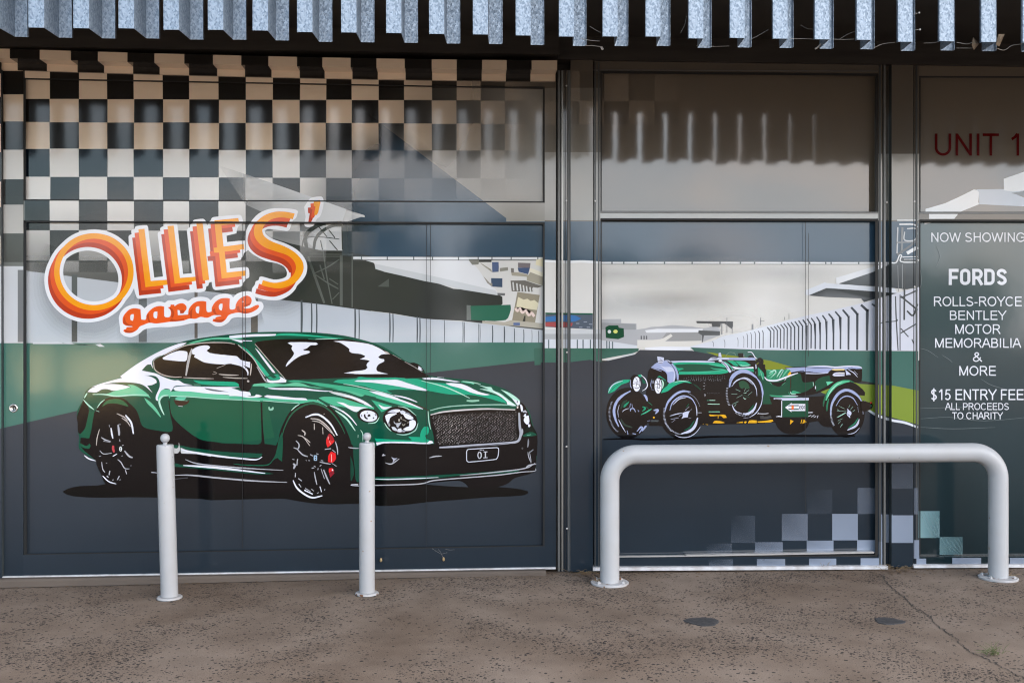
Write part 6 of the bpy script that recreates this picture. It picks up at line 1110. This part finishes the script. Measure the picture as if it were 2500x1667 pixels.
# ------------------------------------------------------------------ ground
def concrete():
    m = mat('aggregate_concrete', (.2, .17, .145), .85); t = m.node_tree; b = t.nodes['Principled BSDF']; b.inputs['Specular IOR Level'].default_value = .12
    tc = nd(m, 'ShaderNodeTexCoord'); lk = t.links.new
    def nz(scale, det=4, rough=.55):
        n = nd(m, 'ShaderNodeTexNoise'); n.inputs['Scale'].default_value = scale; n.inputs['Detail'].default_value = det; n.inputs['Roughness'].default_value = rough; lk(tc.outputs['Object'], n.inputs['Vector']); return n
    def ramp(src, a, b_, ca, cb):
        r = nd(m, 'ShaderNodeValToRGB'); e = r.color_ramp.elements; e[0].position = a; e[1].position = b_; e[0].color = ca+(1,); e[1].color = cb+(1,); lk(src, r.inputs[0]); return r
    big = nz(.9, 6); base = ramp(big.outputs['Fac'], .36, .64, (.162, .119, .089), (.236, .186, .149))
    fine = nz(140, 3); fr = ramp(fine.outputs['Fac'], .3, .7, (.80, .80, .80), (1.12, 1.12, 1.12))
    mu = nd(m, 'ShaderNodeMix', data_type='RGBA', blend_type='MULTIPLY'); mu.inputs['Factor'].default_value = 1; lk(base.outputs[0], mu.inputs['A']); lk(fr.outputs[0], mu.inputs['B'])
    mid = nz(4.0, 6); md = ramp(mid.outputs['Fac'], .35, .68, (.84, .82, .80), (1.08, 1.07, 1.06))
    mu2 = nd(m, 'ShaderNodeMix', data_type='RGBA', blend_type='MULTIPLY'); mu2.inputs['Factor'].default_value = 1; lk(mu.outputs['Result'], mu2.inputs['A']); lk(md.outputs[0], mu2.inputs['B'])
    # exposed stones: cells of two sizes, only where the skin has worn away
    wp = nz(45, 2); wv = nd(m, 'ShaderNodeVectorMath', operation='MULTIPLY_ADD'); wv.inputs[1].default_value = (.012, .012, 0); lk(wp.outputs['Color'], wv.inputs[0]); lk(tc.outputs['Object'], wv.inputs[2])
    mp = nd(m, 'ShaderNodeMapping'); mp.inputs['Rotation'].default_value = (0, 0, .35); mp.inputs['Scale'].default_value = (.9, 1.05, 1); lk(wv.outputs[0], mp.inputs['Vector'])
    masks = []
    patch = nz(1.5, 4, .6); pr = ramp(patch.outputs['Fac'], .44, .66, (.0, .0, .0), (1, 1, 1))
    for sc, r0 in ((48, .39), (82, .35)):
        v = nd(m, 'ShaderNodeTexVoronoi', voronoi_dimensions='2D'); v.inputs['Scale'].default_value = sc; v.inputs['Randomness'].default_value = 1; lk(mp.outputs[0], v.inputs['Vector'])
        se = nd(m, 'ShaderNodeSeparateColor'); lk(v.outputs['Color'], se.inputs[0])
        # radius grows with the patch mask; a random share of cells stays empty
        th = nd(m, 'ShaderNodeMath', operation='MULTIPLY'); lk(se.outputs[0], th.inputs[0]); th.inputs[1].default_value = r0*1.15
        pm = nd(m, 'ShaderNodeMath', operation='MULTIPLY_ADD'); pm.inputs[1].default_value = 1.15; pm.inputs[2].default_value = .13; lk(pr.outputs[0], pm.inputs[0])
        gt = nd(m, 'ShaderNodeMath', operation='LESS_THAN'); lk(se.outputs[1], gt.inputs[0])
        pm2 = nd(m, 'ShaderNodeMath', operation='MULTIPLY'); lk(pm.outputs[0], pm2.inputs[0]); pm2.inputs[1].default_value = .62; lk(pm2.outputs[0], gt.inputs[1])
        ls = nd(m, 'ShaderNodeMath', operation='LESS_THAN'); lk(v.outputs['Distance'], ls.inputs[0]); lk(th.outputs[0], ls.inputs[1])
        an = nd(m, 'ShaderNodeMath', operation='MULTIPLY'); lk(ls.outputs[0], an.inputs[0]); lk(gt.outputs[0], an.inputs[1]); masks.append(an)
    mxm = nd(m, 'ShaderNodeMath', operation='MAXIMUM'); lk(masks[0].outputs[0], mxm.inputs[0]); lk(masks[1].outputs[0], mxm.inputs[1])
    sc2 = nz(300, 2); stc = ramp(sc2.outputs['Fac'], .3, .7, (.010, .010, .011), (.045, .040, .037))
    mf = nd(m, 'ShaderNodeMath', operation='MULTIPLY'); mf.inputs[1].default_value = .96; lk(mxm.outputs[0], mf.inputs[0])
    mx = nd(m, 'ShaderNodeMix', data_type='RGBA'); lk(mf.outputs[0], mx.inputs['Factor']); lk(mu2.outputs['Result'], mx.inputs['A']); lk(stc.outputs[0], mx.inputs['B'])
    lk(mx.outputs['Result'], b.inputs['Base Color'])
    hs = nd(m, 'ShaderNodeMath', operation='MULTIPLY_ADD'); hs.inputs[1].default_value = -.5; lk(mxm.outputs[0], hs.inputs[0]); lk(fine.outputs['Fac'], hs.inputs[2])
    bp = nd(m, 'ShaderNodeBump'); bp.inputs['Strength'].default_value = .5; bp.inputs['Distance'].default_value = .003; lk(hs.outputs[0], bp.inputs['Height']); lk(bp.outputs[0], b.inputs['Normal'])
    return m
M_CON = concrete()
b = bmesh.new(); gx = [-400, -60, -14] + [-8+.25*i for i in range(34)] + [1, 6, 60, 400]; gy = [-400, -60, -30, -18, -13, -8, -4, -2, -1, -.3, .2]
vv = [[b.verts.new((x, y, gz(max(x, -8)))) for x in gx] for y in gy]
for j in range(len(gy)-1):
    for i in range(len(gx)-1): b.faces.new((vv[j][i], vv[j][i+1], vv[j+1][i+1], vv[j+1][i]))
tag(bm_obj('pavement', b, M_CON), kind='structure')
b = bmesh.new(); x0, x1 = -14, W(1330, 1390, 0).x; z1 = W(700, 1398, -.1)
v4 = [(x0, W(0, 1412, -.1).z, gz(-8)), (W(4, 1412, -.1).x, W(4, 1412, -.1).z, 0)]
bmz = []
for x in (-14, W(4, 1412, -.1).x, W(300, 1412, -.1).x, W(600, 1404, -.1).x, W(900, 1400, -.1).x, x1):
    pxx = 1250
    zt = W(4, 1411, -.1).z + (x - W(4, 1411, -.1).x)/(W(1350, 1389, -.1).x-W(4, 1411, -.1).x)*(W(1350, 1389, -.1).z-W(4, 1411, -.1).z); zt = max(zt-.007, gz(x)+.002)
    bmz.append([b.verts.new((x, y, z)) for y, z in ((-.115, gz(max(x, -8))-.05), (-.115, zt-.012), (-.103, zt), (.05, zt), (.05, -.3))])
for u, v in zip(bmz, bmz[1:]):
    for k_ in range(4): b.faces.new((u[k_], v[k_], v[k_+1], u[k_+1]))
tag(bm_obj('concrete_plinth', b, noisy(mat('plinth_concrete', (.115, .090, .072), .8), 3, .45, (.07, .055, .045), detail=7, bump=.3, bscale=80)), kind='structure')
b = bmesh.new(); bx(b, -400, 400, -33, -22, -.2, .006); tag(bm_obj('road', b, noisy(mat('asphalt', (.11, .10, .095), .85), 5, .3)), kind='structure')
# a wandering crack and small repairs in the concrete
def crack(s, w, seed):
    rr_ = random.Random(seed); p0 = smooth_open(pts('Z', s), 14); b = bmesh.new(); Lp, Rp = [], []
    for i, (x, y) in enumerate(p0):
        x += rr_.uniform(-3.5, 3.5); y += rr_.uniform(-2, 2); ww = w*rr_.uniform(.35, 1.3)
        a = G(x-ww, y); c = G(x+ww, y); Lp.append(b.verts.new((a.x, a.y, a.z+.003))); Rp.append(b.verts.new((c.x, c.y, c.z+.003)))
    for i in range(len(Lp)-1): b.faces.new((Lp[i], Rp[i], Rp[i+1], Lp[i+1]))
    return b
M_CRK = mat('crack_dirt', (.045, .038, .032), .9)
b = crack('2150,1400 2168,1425 2200,1452 2232,1482 2262,1500 2292,1530 2330,1556 2360,1585 2410,1610 2470,1640 2540,1675', 1.6, 1); tag(bm_obj('pavement_crack', b, M_CRK), kind='structure')
rj = random.Random(5); b = bmesh.new(); Lp, Rp = [], []     # open joint along the foot of the plinth
for i in range(120):
    x = -8 + i*.066; x = min(x, x1); w_ = rj.uniform(.003, .012)
    Lp.append(b.verts.new((x, -.116-w_, gz(x)+.003))); Rp.append(b.verts.new((x, -.1145, gz(x)+.003)))
for i in range(len(Lp)-1):
    if Lp[i+1].co.x > Lp[i].co.x + .001: b.faces.new((Lp[i], Lp[i+1], Rp[i+1], Rp[i]))
tag(bm_obj('pavement_joint', b, M_CRK), kind='structure')
def patch(px, py, r, lab):
    g = G(px, py); o = empty('bitumen_patch', tuple(g)); bpy.data.objects.remove(o)
    rr_ = random.Random(int(px)); b = bmesh.new(); ring, top = [], []
    for i in range(36):
        a = 2*math.pi*i/36; q = r*(1+.10*math.sin(3*a+px)+rr_.uniform(-.05, .05)); ring.append(b.verts.new((g.x+q*math.cos(a), g.y+q*.9*math.sin(a), .0005))); top.append(b.verts.new((g.x+q*.93*math.cos(a), g.y+q*.84*math.sin(a), .0045)))
    b.faces.new(top)
    for i in range(36): j = (i+1) % 36; b.faces.new((ring[i], ring[j], top[j], top[i]))
    tag(bm_obj('bitumen_patch', b, noisy(mat('bitumen', (.03, .03, .032), .75), 40, .5, (.09, .08, .075), bump=.6, bscale=150)), lab, 'patch', 'dark round patches in the concrete')
patch(1715, 1517, .098, 'dark round bitumen patch in the concrete nearest the barrier middle'); patch(2170, 1516, .082, 'smaller dark round bitumen patch in the concrete near the long crack')
# litter: straw at the feet, snails, leaves and webs in the slats
def straw(px, py, n_, spread, h, lab, m_=None):
    g = G(px, py); rr_ = random.Random(int(px+py)); b = bmesh.new()
    for _ in range(n_):
        a = rr_.uniform(0, 6.28); d = rr_.uniform(0, spread); q = Vector((g.x+d*math.cos(a), g.y+d*.5*math.sin(a), g.z+.004+.012*rr_.random()))
        l = rr_.uniform(.03, .09); a2 = rr_.uniform(0, 6.28); e_ = q + Vector((l*math.cos(a2), l*.6*math.sin(a2), h*rr_.random()))
        tube(b, [q, (q+e_)/2 + Vector((0, 0, .008)), e_], [.0014, .0012, .0006], 4)
    tag(bm_obj('weed' if m_ else 'dry_grass_tuft', b, m_ or M_STRAW), lab, 'weed' if m_ else 'dry grass', None if m_ else 'dry grass blown against the shopfront')
straw(1466, 1424, 26, .03, .05, 'small tuft of dry grass caught on the left foot of the barrier')
straw(2190, 1389, 60, .16, .03, 'scattered dry grass at the foot of the right-hand post')
straw(2020, 1391, 16, .05, .06, 'small dry grass tuft under the middle window sill'); straw(1425, 1399, 20, .12, .02, 'dry grass lying at the foot of the middle post')
straw(918, 1444, 8, .012, .07, 'few dry stalks caught beside the right bollard base'); straw(2425, 1600, 34, .05, .06, 'small green weed growing in the long pavement crack', M_WEED); straw(2465, 1410, 12, .03, .04, 'dry grass wisps on the right foot of the barrier')
for px, py, lab in ((930, 1366, 'small pale snail shell on the door rail beside the right bollard'), (1083, 1364, 'small ochre snail shell on the door rail under a web of thread')):
    c = W(px, py, YF-.012); b = bmesh.new(); bmesh.ops.create_uvsphere(b, u_segments=16, v_segments=10, radius=.011)
    for v in b.verts: v.co = Vector((v.co.x*(.75-.25*v.co.z/.011), v.co.y*.8, v.co.z*1.3)) + c
    o = bm_obj('snail', b, noisy(mat('snail_shell', (.42, .30, .15), .5), 120, .6, (.12, .08, .04)), None, True); tag(o, lab, 'snail', 'snails on the door')
def web(name, lines, lab, col=M_WEB):
    b = bmesh.new()
    for s, Y, r in lines:
        pp = smooth_open(pts('Z', s), 5); tube(b, [W(x, y, Y) for x, y in pp], r, 4)
    tag(bm_obj(name, b, col), lab, 'cobweb', 'cobwebs in the awning')
web('cobweb', [('1418,95 1440,99 1464,101', -1.72, .0012), ('1428,112 1445,112 1470,115', -1.70, .0013), ('1468,115 1472,122', -1.70, .006), ('1440,65 1455,74 1466,80', -1.7, .0008)], 'dusty cobweb strand between slats above the middle post')
web('cobweb', [('1830,98 1850,88 1876,73', -1.72, .0008), ('1700,112 1740,114 1780,113', -1.70, .0008), ('1662,80 1672,60 1676,40', -1.72, .0008)], 'thin diagonal cobweb thread above the middle window')
web('cobweb', [('1928,95 1960,95 1986,96', -1.72, .0012), ('1990,120 1996,116 2004,108', -1.72, .004), ('2032,96 2060,97 2085,96', -1.72, .0012), ('2050,96 2070,84 2090,76', -1.72, .0007), ('1955,62 1970,70 1985,72', -1.7, .0007)], 'cobweb strands between slats above the right-hand post')
web('cobweb', [('2134,117 2155,108 2185,104', -1.72, .0013), ('2255,106 2285,104 2300,98', -1.72, .0012), ('2336,104 2360,108 2374,104', -1.72, .0014), ('2335,118 2375,118', -1.72, .001), ('2432,118 2452,123 2470,112 2495,108', -1.72, .0016), ('2231,36 2240,33', -1.8, .001), ('2234,74 2244,73', -1.8, .001)], 'largest cobweb with dust knots at the far right slats')
b = bmesh.new(); 
for px, py in ((2244, 32), (2246, 73)): 
    r_ = bmesh.ops.create_uvsphere(b, u_segments=10, v_segments=8, radius=.005); 
    for v in r_['verts']: v.co += W(px, py, -1.8)
tag(bm_obj('egg_sac', b, M_WEB), 'pale spider egg sacs on threads between right-hand slats', 'egg sac')
for s, lab in (('2376,91 2390,108 2378,123 2373,110', 'brown curled leaf left of the last slat'), ('2438,84 2453,84 2440,114 2431,110', 'pale brown leaf right of the last slat')):
    q = pts('Z', s); b = bmesh.new(); c = [W(x, y, -1.76) for x, y in q]; m_ = sum(c, Vector())/4 + Vector((0, -.012, 0)); f = [b.verts.new(v) for v in c]; mv = b.verts.new(m_)
    bk = [b.verts.new(v+Vector((0, .003, 0))) for v in c]; mb = b.verts.new(m_+Vector((0, .003, 0)))
    for i in range(4): j = (i+1) % 4; b.faces.new((f[i], f[j], mv)); b.faces.new((bk[j], bk[i], mb)); b.faces.new((f[i], bk[i], bk[j], f[j]))
    tag(bm_obj('dry_leaf', b, M_BROWN), lab, 'leaf', 'leaves caught in cobwebs')
b = bmesh.new()
for s in ('1055,1338 1065,1345 1078,1352 1082,1362', '1070,1340 1078,1350', '1078,1352 1092,1348', '1088,1340 1098,1342 1110,1341'): tube(b, [W(x, y, YF-.006) for x, y in pts('Z', s)], .0004, 4)
tag(bm_obj('cobweb', b, M_WEB), 'fine web threads on the bottom rail above the ochre snail', 'cobweb', 'cobwebs in the awning')
b = bmesh.new(); rl = random.Random(11)
for _ in range(420):
    px = rl.choice((rl.uniform(-20, 1340), rl.uniform(1390, 2500), rl.gauss(2190, 50), rl.gauss(1440, 30))); base_y = 1424-.018*px if px < 1300 else 1399-.008*(px-1390)
    g = G(px, base_y + abs(rl.gauss(0, 5)) + (1 if px < 1300 else 0)); s_ = rl.uniform(.002, .008); a = rl.uniform(0, 6.28)
    if px < 1300: g.y = min(g.y, -.125)
    q = [g + Vector((s_*1.8*math.cos(a+t), s_*math.sin(a+t), .004+rl.uniform(0, .004))) for t in (0, 1.5, 3.1, 4.5)]
    b.faces.new([b.verts.new(v) for v in q])
tag(bm_obj('leaf_litter', b, noisy(mat('litter', (.16, .10, .055), .9), 30, .7, (.04, .03, .02))), 'brown leaf crumbs and grit gathered along the foot of the shopfront', 'leaf litter', kind='stuff')
# ------------------------------------------------------------------ the far side of the road, seen only in the reflections
far = thing('far_building', 'long low pale building across the road, mirrored faintly in the print', 'building', (-21, -60, 0))
b = bmesh.new(); bx(b, -30, -12, -64, -60, 0, 3.4); bm_obj('wall', b, noisy(mat('cream_render', (.45, .36, .25), .8), 1, .3), far)
b = bmesh.new(); bx(b, -31, -11, -65, -59.3, 3.4, 3.7); bm_obj('roof', b, M_ALUD, far)
b = bmesh.new()
for x in range(-28, -14, 6): bx(b, x, x+2.4, -60.0, -59.9, 1, 3)
bm_obj('window', b, mat('dark_glass', (.03, .035, .04), .1), far)
M_LEAF = noisy(mat('foliage', (.06, .085, .03), .8), 3, .4); M_BARK = mat('bark', (.09, .065, .045), .9)
protos = []
def grow(seed, h):
    rr_ = random.Random(seed); b = bmesh.new(); tube(b, [(0, 0, 0), (.1, 0, h*.3), (0, .1, h*.6)], [.25, .2, .1], 8); t_ = b
    c = bmesh.new()
    for _ in range(1300):
        a, u, w = rr_.uniform(0, 6.28), rr_.uniform(-1, 1), rr_.uniform(.3, 1)**.6; q = Vector((w*math.cos(a)*math.sqrt(1-u*u)*h*.5, w*math.sin(a)*math.sqrt(1-u*u)*h*.4, h*.58+w*u*h*.45)); s_ = .3
        d1 = Vector((rr_.uniform(-1, 1), rr_.uniform(-1, 1), rr_.uniform(-1, 1))).normalized()*s_; d2 = d1.orthogonal().normalized()*s_*.6
        c.faces.new([c.verts.new(q+d1), c.verts.new(q+d2), c.verts.new(q-d1), c.verts.new(q-d2)])
    return t_, c
spots = [(-6.3, -50, 9.2), (3.4, -50, 8.6)] + [(-52+6.1*i, -52-(i % 3)*3, 5.4+(i*37 % 17)/9) for i in range(19)]
pr_ = None
for i, (x, y, h) in enumerate(spots):
    if pr_ is None:
        r_ = thing('tree', 'leafy tree across the road, mirrored dimly in the print', 'tree', (0, 0, 0), 'trees across the road')
        tb, cb = grow(21, 6.0); kids = [bm_obj('trunk', tb, M_BARK, r_), bm_obj('crown', cb, M_LEAF, r_)]; pr_ = r_
    else:
        r_ = pr_.copy(); S.collection.objects.link(r_)
        for q in kids: d = q.copy(); S.collection.objects.link(d); d.parent = r_
    r_.location = (x, y, 0); r_.rotation_euler = (0, 0, i*1.3); r_.scale = (h/6*1.15, h/6, h/6)
for xa, xb, hh, lab in ((-12.5, -11.6, 1.35, 'short cream garden wall across the road, narrower of the pair'), (-11.2, -9.2, 1.25, 'short cream garden wall across the road, wider of the pair')):
    b = bmesh.new(); bx(b, xa, xb, -23.3, -23.0, 0, hh, .03); tag(bm_obj('glow_wall', b, noisy(mat('cream_render_wall', (.80, .66, .42), .8), 2, .15)), lab, 'wall', 'garden walls across the road')  # unseen walls added so the door mirrors a warm glow
